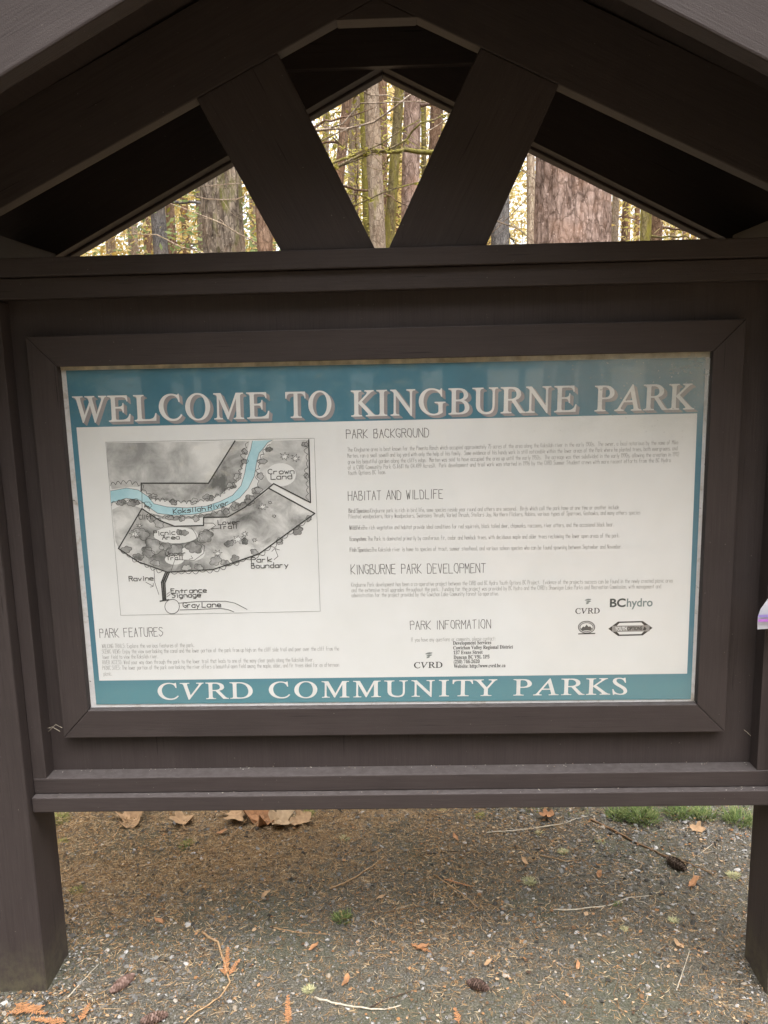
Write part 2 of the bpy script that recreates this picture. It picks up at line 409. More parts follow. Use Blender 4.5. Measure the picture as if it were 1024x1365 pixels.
# ================================================================ POSTER
YP = .0195                                    # face of the printed sheet
PO = empty('information_poster', at(512, 900, YP))
tag(PO, 'printed park information poster with teal bands and hand drawn map behind the pane', 'poster')
def P(u, v, lift=0.0): return at(u, v, YP-lift)
def flat(name, pts, mat, parent, lift):
    """printed area given by photo points, on the sheet's plane"""
    bm = bmesh.new(); vs = [bm.verts.new(P(u, v, lift)) for u, v in pts]; f = bm.faces.new(vs); f.normal_update()
    bmesh.ops.triangulate(bm, faces=[f]); return bm_obj(name, bm, mat, parent)
def ink(name, col, rough=.55, var=.06, sc=40):
    return mat_simple(name, col, rough, var, sc, 0, .3)
def mat_teal():
    s = NT('faded_teal_print'); tc = s.n('ShaderNodeTexCoord').outputs['Object']
    sx = s.n('ShaderNodeSeparateXYZ'); s.l(s.n('ShaderNodeNewGeometry').outputs['Position'], sx.inputs[0])
    a = s.noise(tc, 5, 5, .6); b = s.noise(tc, 160, 3, .7)
    c = s.ramp(a, [(.3, (.046, .16, .225)), (.7, (.064, .20, .27))])
    # the lower band turns lighter and greener
    low = s.n('ShaderNodeMapRange'); low.inputs[1].default_value = z(-.3); low.inputs[2].default_value = z(-.38); s.l(sx.outputs[2], low.inputs[0])
    c = s.mix(low.outputs[0], c, (.088, .235, .275))
    c = s.mix(s.ramp(b, [(.73, (0, 0, 0)), (.78, (.6, .6, .6))]), c, (.5, .55, .55))
    s.color(c); s.rough(.5); return s.m
def mat_paper():
    s = NT('aged_paper'); tc = s.n('ShaderNodeTexCoord').outputs['Object']
    a = s.noise(tc, 2.2, 5, .6); b = s.noise(tc, 90, 4, .7); d = s.noise(s.map(tc, (40, 1, 14)), 1, 2, .5)
    c = s.ramp(a, [(.3, (.69, .685, .665)), (.7, (.755, .755, .75))])
    c = s.mix(s.ramp(b, [(.72, (0, 0, 0)), (.8, (.35, .35, .35))]), c, (.5, .45, .38))
    c = s.mix(s.ramp(d, [(.79, (0, 0, 0)), (.82, (.5, .5, .5))]), c, (.2, .19, .17))
    s.color(c); s.rough(.55); return s.m
M_TEAL, M_PAPER = mat_teal(), mat_paper()
M_INK = ink('black_ink', (.045, .043, .042)); M_GREYINK = ink('faded_grey_ink', (.30, .29, .28)); M_DKINK = ink('dark_text_ink', (.085, .08, .078))
M_WHITEINK = ink('white_lettering_print', (.72, .71, .69)); M_SHADOWINK = ink('grey_drop_shadow_print', (.30, .275, .28))
TEAL_Q = [(88, 494), (941, 476.5), (921, 932), (128.5, 939)]
flat('printed_sheet', TEAL_Q, M_TEAL, PO, .0)
flat('white_field', [(102, 569.8), (929.5, 551), (916, 898), (132.5, 907.3)], M_PAPER, PO, .0003)
# beige stop strips are part of the case
def strip(name, pts, mat, parent, lift): return flat(name, pts, mat, parent, lift)
strip('stop_strip', [(70, 483), (955, 462), (955, 476), (70, 494)], M_STOP, sh, .0006)

# ---- a single-stroke hand lettering alphabet
GL = {
'A': '022942;1535', 'B': '020939372606;2645433202', 'C': '4839190704133243', 'D': '02092947443202', 'E': '42020949;0636', 'F': '020949;0636',
'G': '48391907041332434525', 'H': '0209;4249;0646', 'I': '2229', 'J': '4943321203', 'K': '0209;490542', 'L': '090242', 'M': '0209254942', 'N': '02094249',
'O': '190704133244473919', 'P': '02093948463606', 'Q': '190704133244473919;2442', 'R': '02093948463606;2642', 'S': '4839190807454433120 3'.replace(' ', ''),
'T': '2229;0949', 'U': '090412324449', 'V': '092249', 'W': '0912273249', 'X': '0249;0942', 'Y': '092649;2622', 'Z': '09490242',
'a': '461605031242;4642', 'b': '09023243453606', 'c': '461605031242', 'd': '4942;461605031242', 'e': '0444453616050312 42'.replace(' ', ''), 'f': '39291812;0636',
'g': '461605031242;46413010', 'h': '0902;0516364542', 'i': '2622;2728', 'j': '262110;2728', 'k': '0902;460442', 'l': '2922', 'm': '0602;05162522;25364542',
'n': '0602;0516364542', 'o': '160503123243453616', 'p': '0600;063645433202', 'q': '4640;461605031242', 'r': '0602;05162636', 's': '46160544433202',
't': '2822;0646', 'u': '060312324346;4642', 'v': '062246', 'w': '0612253246', 'x': '0246;0642', 'y': '0622;4610', 'z': '06460242',
'0': '190704123244473919', '1': '182922', '2': '08193948460242', '3': '0949264543321203', '4': '32390444', '5': '490906364533321203',
'6': '39160403123243453605', '7': '094912', '8': '2618293826;2613223326', '9': '4616071939484512',
'.': '2223', ',': '2311', ':': '2223;2526', "'": '2927', '(': '39161532', ')': '19363512', '-': '1535', '/': '0149'}
NARROW = set("iIl.,:'()1j")
class Strokes:
    def __init__(s): s.v, s.f = [], []
    def seg(s, a, b, w_):
        d = b-a
        if d.length < 1e-6: return
        d.normalize(); n_ = Vector((-d.z, 0, d.x))*w_/2; e = d*w_*.35
        k = len(s.v); s.v += [a-e-n_, b+e-n_, b+e+n_, a-e+n_]; s.f.append((k, k+1, k+2, k+3))
    def poly(s, pts, w_, lift, closed=False):
        q = [P(u, v, lift) for u, v in pts]
        if closed: q.append(q[0])
        for a, b in zip(q, q[1:]): s.seg(a, b, w_)
    def text(s, body, u0, v0, u1, v1, cap, w_, lift, jit=.12, seed=1):
        """baseline from photo point (u0,v0) to (u1,v1); cap height in photo pixels"""
        r_ = random.Random(seed); adv = 0; lay = []
        for c in body:
            if c == ' ': adv += 4.6; continue
            nar = c in NARROW
            lay.append((c, adv-(1 if nar else 0))); adv += 3.2 if nar else 5.5
        adv -= 1.5
        a = P(u0, v0, lift); b = P(u1, v1, lift); ex = (b-a)/adv
        up = (P(u0, v0-cap, lift)-a); up = Vector((0, 0, up.length))/7
        for c, x in lay:
            for st in GL.get(c, '').split(';'):
                pts = []
                for i in range(0, len(st)-1, 2):
                    X = x+int(st[i])+r_.uniform(-jit, jit)*2; Y = int(st[i+1])-2+r_.uniform(-jit, jit)*1.5
                    pts.append(a+ex*X+up*Y)
                for p, q in zip(pts, pts[1:]): s.seg(p, q, w_)
    def build(s, name, mat, parent): return pymesh(name, s.v, s.f, mat, parent)

# ---- serif and sans lettering from Blender's own fallback fonts
def bold(t):
    return ''.join(chr(0x1D400+ord(c)-65) if 'A' <= c <= 'Z' else chr(0x1D41A+ord(c)-97) if 'a' <= c <= 'z' else chr(0x1D7CE+ord(c)-48) if '0' <= c <= '9' else c for c in t)
def ital(t): return ''.join(chr(0x1D434+ord(c)-65) if 'A' <= c <= 'Z' else c for c in t)
def glyphs(body, shear=0, offset=0, spacing=1.0):
    cu = bpy.data.curves.new('lettering', 'FONT'); cu.body = body; cu.shear = shear; cu.offset = offset; cu.space_character = spacing
    cu.resolution_u = 4
    o = bpy.data.objects.new('lettering', cu); COL.objects.link(o); bpy.context.view_layer.update()
    dg = bpy.context.evaluated_depsgraph_get(); me = bpy.data.meshes.new_from_object(o.evaluated_get(dg))
    vs = [Vector(v.co) for v in me.vertices]; fs = [tuple(p.vertices) for p in me.polygons]
    bpy.data.objects.remove(o); bpy.data.curves.remove(cu); bpy.data.meshes.remove(me)
    return vs, fs
class Print:
    def __init__(s): s.v, s.f = [], []
    def text(s, body, u0, v0, u1, v1, cap, lift, capunit=.70, du=0, dv=0, **kw):
        vs, fs = glyphs(body, **kw)
        x0 = min(v.x for v in vs); x1 = max(v.x for v in vs)
        a, b = P(u0+du, v0+dv, lift), P(u1+du, v1+dv, lift); h = (P(u0, v0-cap, lift)-P(u0, v0, lift)).length
        k = len(s.v)
        for v in vs: s.v.append(a+(b-a)*((v.x-x0)/(x1-x0))+Vector((0, 0, h*v.y/capunit)))
        s.f += [tuple(k+i for i in f) for f in fs]
    def area(s, pts, lift):
        k = len(s.v); s.v += [P(u, v, lift) for u, v in pts]; s.f.append(tuple(range(k, k+len(pts))))
    def build(s, name, mat, parent): return pymesh(name, s.v, s.f, mat, parent)

def bl(u): return 564.0 + (u-98)*(546.2-564.0)/(929-98)        # title baseline
TW = [('WELCOME', 99, 363, 35), ('TO', 381.5, 446, 35), ('KINGBURNE', 468.5, 772, 35), ('PARK', 792.5, 929, 34.5)]
for t_, a, b, cap in TW:
    pr = Print(); ps = Print()
    pr.text(ital(t_), a, bl(a)-1, b-3.5, bl(b)-1, cap-1.5, .0012, shear=-.25, offset=.007, capunit=.68, spacing=1.05)
    for k, (du, dv) in enumerate(((1.5, 1.2), (3.0, 2.4), (4.5, 3.6))):
        ps.text(ital(t_), a, bl(a)-1, b-3.5, bl(b)-1, cap-1.5, .0009-.0001*k, du=du, dv=dv, shear=-.25, offset=.007, capunit=.68, spacing=1.05)
    tl = pr.build('title_lettering', M_WHITEINK, PO); ps.build('lettering_shadow', M_SHADOWINK, tl)
for t_, a, va, b, vb in (('CVRD', 211, 932.5, 337.5, 930.8), ('COMMUNITY', 359, 930.6, 663, 927.3), ('PARKS', 684.5, 927, 836, 925.4)):
    pr = Print(); pr.text(ital(t_), a, va, b, vb, 21, .0006, shear=-.25, offset=.007, capunit=.68, spacing=1.12)
    pr.build('band_lettering', M_WHITEINK, PO)

for i, (t_, u0, v0, u1, v1, cap) in enumerate((('PARK BACKGROUND', 462, 584.5, 571.5, 582.3, 11.5), ('HABITAT AND WILDLIFE', 464.5, 667, 590, 664.5, 12),
        ('KINGBURNE PARK DEVELOPMENT', 468, 765.5, 647, 763.5, 12.5), ('PARK INFORMATION', 547, 839.5, 654, 837.5, 11.5), ('PARK FEATURES', 133.5, 850, 217.5, 847.8, 11.5))):
    st = Strokes(); st.text(t_, u0, v0, u1, v1, cap, .0014, .0006, .14, i+3); st.build('heading_lettering', M_DKINK, PO)
st = Strokes()
LN = [
('The Kingburne area is best known for the Pimenta Ranch which occupied approximately 75 acres of the area along the Koksilah river in the early 1900s.  The owner, a local notorious by the name of Mike', 463.5, 602, 904, 592),
('Marten, ran a small sawmill and log yard with only the help of his family.  Some evidence of his handy work is still noticeable within the lower areas of the Park where he planted trees, both evergreens, and', 463.5, 610, 903, 600),
('grew his beautiful garden along the cliffs edge.  Marten was said to have occupied the area up until the early 1950s.  The acreage was then subdivided in the early 1990s, allowing the creation in 1992', 464, 618, 905, 608),
('of a CVRD Community Park (5.8681 Ha (14.499 Acres)).  Park development and trail work was started in 1996 by the CVRD Summer Student crews with more recent efforts from the BC Hydro', 464, 625.7, 894, 615.8),
('Youth Options BC Team.', 464, 633, 514.5, 631.7),
('Bird Species: Kingburne park is rich in bird life, some species reside year round and others are seasonal.  Birds which call the park home at one time or another include', 465, 683.5, 825, 678.5),
("Pileated woodpeckers, Hairy Woodpeckers, Swainsons Thrush, Varied Thrush, Stellars Jay, Northern Flickers, Robins, various types of Sparrows, Goshawks, and many others species", 465, 691, 853.5, 685.5),
('Wildlife: The rich vegetation and habitat provide ideal conditions for red squirrels, black tailed deer, chipmunks, raccoons, river otters, and the occasional black bear.', 466, 706, 818.5, 701.5),
('Ecosystem: The Park is dominated primarily by coniferous fir, cedar and hemlock trees, with deciduous maple and alder trees reclaiming the lower open areas of the park.', 466.5, 721, 826, 716.2),
('Fish Species: The Koksilah river is home to species of trout, summer steelhead, and various salmon species who can be found spawning between September and November.', 466.5, 735.5, 829.5, 731),
('Kingburne Park development has been a co-operative project between the CVRD and BC Hydro Youth Options BC Project.  Evidence of the projects success can be found in the newly created picnic area', 468.5, 782, 896.5, 776.3),
("and the extensive trail upgrades throughout the park.  Funding for the project was provided by BC Hydro and the CVRD's Shawnigan Lake Parks and Recreation Commission, with management and", 469, 789.3, 881, 784),
('administration for the project provided by the Cowichan Lake Community Forest Co-operative.', 469, 796, 665, 793.5),
('If you have any questions or comments, please contact:', 548, 855.3, 660.5, 853.5),
('WALKING TRAILS: Explore the various features of the park.', 136.5, 864, 259, 862.3),
('SCENIC VIEWS: Enjoy the view overlooking the canal and the lower portion of the park from up high on the cliff side trail and peer over the cliff from the', 136.5, 871.3, 452, 867),
('lower field to view the Koksilah river.', 137, 878.3, 211, 877.3),
('RIVER ACCESS: Wind your way down through the park to the lower trail that leads to one of the many clear pools along the Koksilah River.', 137, 885.7, 418.5, 881.7),
('PICNIC SITES: The lower portion of the park overlooking the river offers a beautiful open field among the maple, alder, and fir trees ideal for an afternoon', 137, 893, 452, 888.5),
('picnic.', 138.5, 900.5, 149.5, 900.3)]
for i, (t_, u0, v0, u1, v1) in enumerate(LN):
    st.text(t_, u0, v0, u1, v1, 5.4, .0007, .0006, .1, 50+i)
    if ':' in t_[:14] and v0 < 740:                      # the bold run-in words
        k = t_.index(':')+1; f_ = k*1.02/len(t_)
        st.text(t_[:k], u0+.4, v0, u0+.4+(u1-u0)*f_, v0+(v1-v0)*f_, 5.4, .0008, .0006, .1, 50+i)
st.build('paragraph_lettering', M_GREYINK, PO)
pr = Print()
for t_, a, va, b, vb in (('Development Services', 604, 859.5, 655, 858.6), ('Cowichan Valley Regional District', 604.3, 865.8, 684, 864.4), ('137 Evans Street', 604.5, 872.2, 643.5, 871.4),
        ('Duncan BC V9L 1P5', 604.8, 878.4, 652.6, 877.6), ('(250) 746-2620', 605, 884.4, 639.5, 883.8), ('Website: http://www.cvrd.bc.ca', 605, 890.4, 674, 889.2)):
    pr.text(bold(t_), a, va, b, vb, 4.6, .0006, capunit=.68, offset=.01)
pr.build('address_lettering', M_INK, PO)
# ---- logos
def leaf_mark(pr, cx, cy, s_):
    for k, (dx, dy, w_, h_) in enumerate(((0, -3.6, 13, 3.4), (.6, .2, 10.5, 3.0), (-1.2, 3.6, 6.5, 2.6))):
        top = [(cx+s_*(dx-w_/2+w_*i/8), cy+s_*(dy-h_*.55*math.sin(math.pi*min(1, .12+i/8*.9))-(i-4)*.35)) for i in range(9)]
        bot = [(cx+s_*(dx-w_/2+w_*i/8), cy+s_*(dy+h_*.35*math.sin(math.pi*i/8)-(i-4)*.25+.6)) for i in range(8, -1, -1)]
        pr.area(top+bot, .0006)
for (lu, lv, s_), (a, va, b, vb, cap) in (((571.8, 873.5, .72), (552, 890.7, 590, 889.9, 7.6)), ((784, 801.8, .66), (767, 818.2, 799.5, 817.5, 7))):
    lo = Print(); lo.text(ital('CVRD'), a, va, b, vb, cap, .0006, shear=-.25, offset=.012, capunit=.68, spacing=1.1)
    lg = lo.build('logo', M_INK, PO)
    lm = Print(); leaf_mark(lm, lu, lv, s_); lm.build('leaf_emblem', ink('grey_logo_print', (.22, .24, .23)), lg)
lo = Print(); lo.text('BC', 813, 809, 834, 808.6, 11, .0006, capunit=.715, offset=.03); lg = lo.build('logo', ink('black_logo_print', (.07, .08, .08)), PO)
lo = Print(); lo.text('hydro', 835.5, 808.6, 870, 808, 11, .0006, capunit=.715, offset=.02); lo.build('logo_lettering', ink('grey_green_logo_print', (.20, .25, .25)), lg)
def ell(cx, cy, rx, ry, n=28, a0=0, a1=2*math.pi): return [(cx+rx*math.cos(a0+(a1-a0)*i/n), cy+ry*math.sin(a0+(a1-a0)*i/n)) for i in range(n+(0 if a1-a0 > 6.28 else 1))]
lo = Strokes()                                            # oval badge with a hill inside
lo.poly(ell(782, 836, 11, 8), .0016, .0006, True); lo.poly(ell(782, 836, 8.6, 5.8), .0012, .0006, True)
lo.poly([(771.5, 845), (793, 844.4)], .0028, .0006)
for a in range(0, 36): lo.poly([(782+9*math.cos(a*.1745), 836+6.2*math.sin(a*.1745)), (782+10.6*math.cos(a*.1745+.06), 836+7.6*math.sin(a*.1745+.06))], .0009, .0006)
lg = lo.build('logo', M_INK, PO)
lm = Print(); lm.area([(774.5, 838.5), (777.5, 835), (779.5, 836), (782, 832.6), (785, 835.8), (786.5, 834.6), (789.5, 838), (787, 840.2), (777, 840.4)], .0008); lm.build('hill_emblem', ink('dark_logo_print', (.09, .09, .09)), lg)
lo = Print(); lo.area([(811, 838.2), (824, 828.6), (857, 827.8), (870, 837), (857, 847), (824, 847.8)], .0006); lg = lo.build('logo', M_INK, PO)
lm = Print(); lm.area([(818.5, 837.9), (826, 830.4), (855, 829.7), (862.5, 837.2), (855, 845.2), (826, 845.9)], .0008); lw = lm.build('badge_field', M_PAPER, lg)
lm = Print(); lm.area([(816, 834.2), (866, 833.2), (866, 841.6), (816, 842.4)], .0009)
lm.build('badge_band', ink('mid_grey_print', (.27, .26, .25)), lg)
lm = Print(); lm.text('YOUTH', 820, 840.6, 835.5, 840.3, 5, .0012, capunit=.715, offset=.02); lm.build('badge_lettering', M_PAPER, lg)
lm = Print(); lm.text('OPTIONS', 836.3, 840.3, 856, 839.9, 5, .0012, capunit=.715, offset=.03)
lm.area([(857, 839.5), (859.5, 835), (862, 838.2), (860, 840.4)], .0012); lm.build('badge_lettering', M_INK, lg)

# ---- the map, drawn in its own square: m(a,b) gives the photo point
def m(a, b): return (120+a/3.103, 570+b/3.103)
def mm(pts): return [m(a, b) for a, b in pts]
def mat_wash(name, dark, light, sc=34, lo=.36, hi=.66):
    s = NT(name); tc = s.n('ShaderNodeTexCoord').outputs['Object']
    a = s.noise(tc, sc, 6, .62, .5); b = s.noise(tc, sc*.32, 3, .5)
    q = s.n('ShaderNodeMath', operation='ADD'); s.l(a, q.inputs[0]); s.l(b, q.inputs[1])
    h = s.n('ShaderNodeMath', operation='MULTIPLY'); h.inputs[1].default_value = .5; s.l(q.outputs[0], h.inputs[0])
    s.color(s.ramp(h.outputs[0], [(lo, dark), (hi, light)])); s.rough(.6); return s.m
M_W1 = mat_wash('pale_grey_wash', (.26, .26, .255), (.70, .69, .67), 14, .40, .6); M_W2 = mat_wash('grey_wash', (.11, .11, .107), (.68, .67, .65), 18, .39, .6)
M_W3 = mat_wash('dark_grey_wash', (.09, .09, .087), (.46, .455, .445), 40, .4, .6)
M_RIVER = mat_wash('pale_blue_river_wash', (.30, .53, .60), (.50, .70, .75), 26)
MP = flat('map_drawing', [(141, 589.5), (419, 584.2), (427, 814.8), (161, 820.3)], M_PAPER, PO, .0005)
def wash(pts, mat, lift, name='tree_wash'): return flat(name, mm(pts), mat, MP, lift)
wash([(68, 64), (600, 56), (490, 230), (210, 230), (205, 245), (170, 245), (90, 255), (76, 200)], M_W1, .0007, 'field_wash')
NB = [(85, 262), (150, 250), (200, 258), (240, 285), (265, 315), (320, 328), (400, 332), (480, 325), (540, 305), (590, 280), (625, 240), (640, 190), (650, 130), (665, 90), (672, 55)]
SB = [(755, 52), (735, 62), (718, 85), (700, 105), (690, 140), (680, 200), (655, 250), (620, 290), (560, 325), (500, 345), (420, 360), (340, 362), (280, 355), (245, 330), (205, 300), (150, 292), (87, 312)]
wash([(212, 232), (490, 232), (600, 57), (660, 55), (648, 110), (636, 150), (610, 215), (575, 250), (535, 280), (500, 298), (470, 298), (430, 305), (380, 310), (350, 300), (320, 300), (270, 300), (235, 272), (212, 260)], M_W2, .0007)
wash([(755, 55), (905, 50), (908, 308), (760, 232), (700, 270), (670, 300), (690, 250), (702, 200), (705, 130), (738, 80)], M_W1, .0007)
wash([(215, 337), (300, 387), (350, 409), (470, 406), (470, 373), (570, 371), (640, 333), (745, 253), (928, 355), (700, 522), (510, 587), (322, 598), (250, 575), (118, 500)], M_W2, .0007)
wash([(92, 340), (150, 310), (214, 335), (118, 497), (106, 470)], M_W2, .0007)
wash([(245, 352), (300, 366), (420, 366), (500, 353), (600, 322), (680, 285), (738, 250), (640, 331), (570, 368), (470, 371), (350, 385), (300, 378)], M_W3, .0007)
# pale clearings
for cx, cy, rx, ry in ((355, 445, 92, 34), (420, 522, 55, 30), (790, 195, 62, 48), (350, 545, 40, 22)): wash(ell(cx, cy, rx, ry, 22), M_PAPER, .0009, 'clearing')
r2 = random.Random(5)
def clump(cx, cy, r_, lift, mat=M_W3):
    n = 40; q = []
    for i in range(n):
        a = 2*math.pi*i/n; k_ = r_*(.86+.34*abs(math.sin(a*2.5+cx))+.18*math.sin(2*a+cy)); q.append((cx+k_*math.cos(a), cy+.8*k_*math.sin(a)))
    return q
CL = [(265, 490, 34), (312, 492, 20), (352, 505, 27), (430, 497, 28), (368, 432, 11), (388, 435, 15), (240, 515, 24), (212, 440, 28), (480, 450, 28), (285, 395, 20), (255, 375, 16), (150, 505, 18), (200, 535, 18), (270, 560, 16), (400, 580, 16), (450, 578, 16),
      (520, 550, 22), (560, 560, 16), (600, 545, 18), (680, 515, 14), (860, 425, 20), (785, 470, 14), (905, 375, 12), (660, 300, 22), (690, 260, 18), (600, 325, 18), (560, 345, 16), (440, 375, 14), (380, 375, 13), (330, 372, 13), (240, 320, 14),
      (640, 100, 12), (640, 140, 12), (610, 205, 16), (585, 240, 16), (490, 290, 18), (430, 305, 14), (345, 308, 14), (260, 285, 14), (715, 140, 14), (705, 200, 14), (740, 90, 12), (890, 70, 12), (895, 200, 10), (180, 310, 20), (130, 310, 16), (575, 480, 16), (640, 470, 14)]
ol = Strokes()
for i, (cx, cy, r_) in enumerate(CL):
    q = clump(cx, cy, r_, .001); wash(q, M_W3, .0009+.00002*(i % 5)+.00005, 'tree_wash'); ol.poly(mm(q), .0010, .00125, True)
wash(NB+SB, M_RIVER, .0011, 'river_wash')
def scallop(pts, step, amp, w_, side):
    d = []; 
    for (a, b), (c, e) in zip(pts, pts[1:]):
        L = math.hypot(c-a, e-b); n = max(1, round(L/step)); nx_, ny_ = -(e-b)/L*side, (c-a)/L*side
        for i in range(n):
            am = amp*r2.uniform(.5, 1.3)
            for k in range(6):
                t_ = (i+k/6)/n; h = am*math.sin(math.pi*k/6)
                d.append((a+(c-a)*t_+nx_*h, b+(e-b)*t_+ny_*h))
    d.append(pts[-1]); ol.poly(mm(d), w_*1.35, .00125)
scallop([(85, 240), (150, 232), (200, 240), (235, 275), (270, 305), (330, 308), (400, 315), (470, 305), (540, 285), (595, 245), (628, 190), (636, 130), (655, 60)], 22, 13, .0009, -1)
scallop([(90, 322), (150, 305), (205, 315), (245, 345)], 22, 12, .0008, -1)
scallop([(300, 372), (420, 376), (500, 362), (600, 335), (665, 300), (700, 250), (700, 190), (708, 130), (745, 70)], 24, 13, .0009, -1)
scallop([(125, 505), (200, 550), (300, 592)], 26, 12, .0009, 1); scallop([(335, 598), (510, 588), (700, 524), (915, 372)], 28, 12, .0009, 1)
scallop([(900, 55), (905, 300)], 26, 12, .0008, 1)
for bank, w_ in ((NB, .001), (SB, .001)): ol.poly(mm(bank), w_, .00125)
for pts in ([(420, 415), (438, 440), (445, 470), (475, 490), (470, 520), (430, 550), (352, 545), (336, 592)], [(470, 395), (510, 395), (520, 405), (490, 425), (455, 432), (445, 460)],
            [(265, 585), (268, 640), (285, 690)], [(232, 640), (262, 656), (250, 660)], [(262, 656), (262, 644)], [(762, 546), (778, 532), (765, 500), (752, 512)], [(765, 500), (784, 506)], [(410, 545), (425, 540), (418, 530)],
            [(215, 265), (216, 335)], [(318, 690), (330, 680)], [(318, 700), (332, 690)], [(502, 420), (540, 415)], [(512, 428), (502, 420), (514, 414)]): ol.poly(mm(pts), .0012, .00125)
ol.poly(mm(ell(340, 740, 30, 30)), .0013, .00125, True)
ol.poly(mm([(368, 726), (440, 720), (560, 718), (600, 726), (650, 752)]), .0013, .00125); ol.poly(mm([(372, 754), (450, 752), (540, 748), (572, 753), (595, 762)]), .0013, .00125)
for cx, cy, s_ in ((805, 120, 22), (850, 128, 20), (715, 328, 20), (745, 310, 9), (762, 366, 9), (612, 462, 24), (640, 440, 15), (680, 465, 13), (528, 520, 20), (185, 440, 22), (205, 405, 12)):
    q = []
    for i in range(14):
        a = i*math.pi/7+cx; rr = s_*(1 if i % 2 else .38)*r2.uniform(.75, 1.2); q.append((cx+rr*math.cos(a), cy+.8*rr*math.sin(a)))
    wash(q, M_PAPER, .00105, 'clearing'); ol.poly(mm(q), .0009, .00125, True)
ol.poly([(141, 589.5), (419, 584.2), (427, 814.8), (161, 820.3)], .0006, .0012, True)
ol.build('tree_outline', M_INK, MP)
b_ = Strokes()
for pts in ([(212, 262), (212, 230), (490, 230), (600, 55)], [(905, 50), (912, 310), (760, 232), (640, 330), (570, 370), (470, 372), (470, 405), (350, 408), (290, 385), (215, 335), (118, 500), (200, 555), (320, 598), (510, 587), (700, 522), (930, 355), (742, 252)],
            [(312, 600), (296, 640), (302, 715)], [(328, 600), (310, 642), (314, 715)], [(290, 718), (326, 712)]): b_.poly(mm(pts), .0031, .0014)
b_.poly(mm([(320, 600), (303, 640), (308, 715)]), .0042, .0013)
b_.build('boundary_line', ink('boundary_ink', (.03, .03, .03)), MP)
for i, (t_, a, b, c, e, cap) in enumerate((('Crown', 738, 193, 845, 190, 18), ('Land', 750, 214, 835, 212, 18), ('Koksilah', 345, 356, 478, 344, 17), ('River', 490, 342, 575, 318, 17), ('Cliff', 203, 381, 258, 378, 17),
        ('Picnic', 264, 447, 352, 442, 17), ('Area', 300, 463, 370, 461, 15), ('Lower', 530, 402, 622, 398, 16), ('Trail', 535, 420, 608, 417, 16), ('Upper', 312, 530, 398, 528, 15), ('Trail', 318, 548, 384, 546, 14),
        ('Park', 668, 558, 752, 555, 18), ('Boundary', 668, 582, 820, 578, 18), ('Ravine', 163, 635, 262, 631, 17), ('Entrance', 336, 686, 482, 681, 17), ('Signage', 340, 704, 458, 700, 17), ('Gray', 386, 745, 454, 743, 18), ('Lane', 464, 743, 542, 741, 18))):
    u0, v0 = m(a, b); u1, v1 = m(c, e); tx = Strokes(); tx.text(t_, u0, v0, u1, v1, cap/3.103*1.15, .0018, .0015, .1, 200+i); tx.build('map_lettering', M_INK, MP)
#PART2
# ================================================================ LITTER ON THE GROUND
class Bits:
    def __init__(s): s.v, s.f = [], []
    def build(s, name, mat, label, cat, kind='stuff', smooth=False):
        o = pymesh(name, s.v, s.f, mat, None, smooth); tag(o, label, cat, None, kind); return o
rg = random.Random(21)
def nz(x, y, sc, off=0): return .5+.5*noise.noise(Vector((x*sc+off, y*sc-off, off*.37)))
def in_post(x, y): return -.06 < y < .09 and (-1.05 < x < -.89 or .93 < x < 1.08)
# gravel: angular little stones
OCT = [(1, 0, 0), (-1, 0, 0), (0, 1, 0), (0, -1, 0), (0, 0, 1), (0, 0, -.6), (.6, .6, .45), (-.6, .6, .45), (.6, -.6, .45), (-.6, -.6, .45)]
OF = [(4, 6, 7), (4, 7, 9), (4, 9, 8), (4, 8, 6), (0, 6, 8), (2, 7, 6), (1, 9, 7), (3, 8, 9), (0, 2, 6), (2, 1, 7), (1, 3, 9), (3, 0, 8), (5, 2, 0), (5, 1, 2), (5, 3, 1), (5, 0, 3)]
def stone(B, x, y, r_, zz):
    a = rg.uniform(0, 6.28); ca, sa = math.cos(a), math.sin(a)
    sx, sy, sz = r_*rg.uniform(.7, 1.3), r_*rg.uniform(.55, 1.0), r_*rg.uniform(.35, .75)
    k = len(B.v); tx, ty = rg.uniform(-.35, .35), rg.uniform(-.35, .35)
    for p in OCT:
        q = rg.uniform(.75, 1.2); px, py, pz = p[0]*sx*q, p[1]*sy*q, p[2]*sz*q
        pz += px*tx+py*ty
        B.v.append((x+px*ca-py*sa, y+px*sa+py*ca, zz+pz))
    B.f += [tuple(k+i for i in f) for f in OF]
Bg, Bp = Bits(), Bits()
def area_pt():
    if rg.random() < .78: return rg.uniform(-1.25, 1.25), rg.uniform(-.3, 1.0)
    return rg.uniform(-1.85, 1.85), rg.uniform(-1.0, 2.1)
n = 0
while n < 21000:
    x, y = area_pt()
    d = .16+.9*max(0, min(1, (x-.1)*1.4))*max(0, min(1, (y-.1)*2))+.75*max(0, min(1, -x-.1))*max(0, min(1, (.42-y)*3))
    d *= .35+1.3*nz(x, y, 3.1, 5)
    if rg.random() > d+.09 or in_post(x, y): continue
    n += 1
    r_ = min(.010, .0022*math.exp(abs(rg.gauss(0, .62))))
    stone(Bg if rg.random() < .87 else Bp, x, y, r_, gh(x, y)+r_*.15)
for i in range(700):
    xc = rg.choice((-.972, 1.006)); sd_ = rg.choice((-1, 1)); q = abs(rg.gauss(0, .02))
    if rg.random() < .5: x, y = xc+sd_*(.074+q), rg.uniform(-.08, .1)
    else: x, y = xc+rg.uniform(-.09, .09), .014+sd_*(.072+q)
    r_ = rg.uniform(.0015, .005); stone(Bg if rg.random() < .8 else Bp, x, y, r_, gh(x, y)+r_*.3)
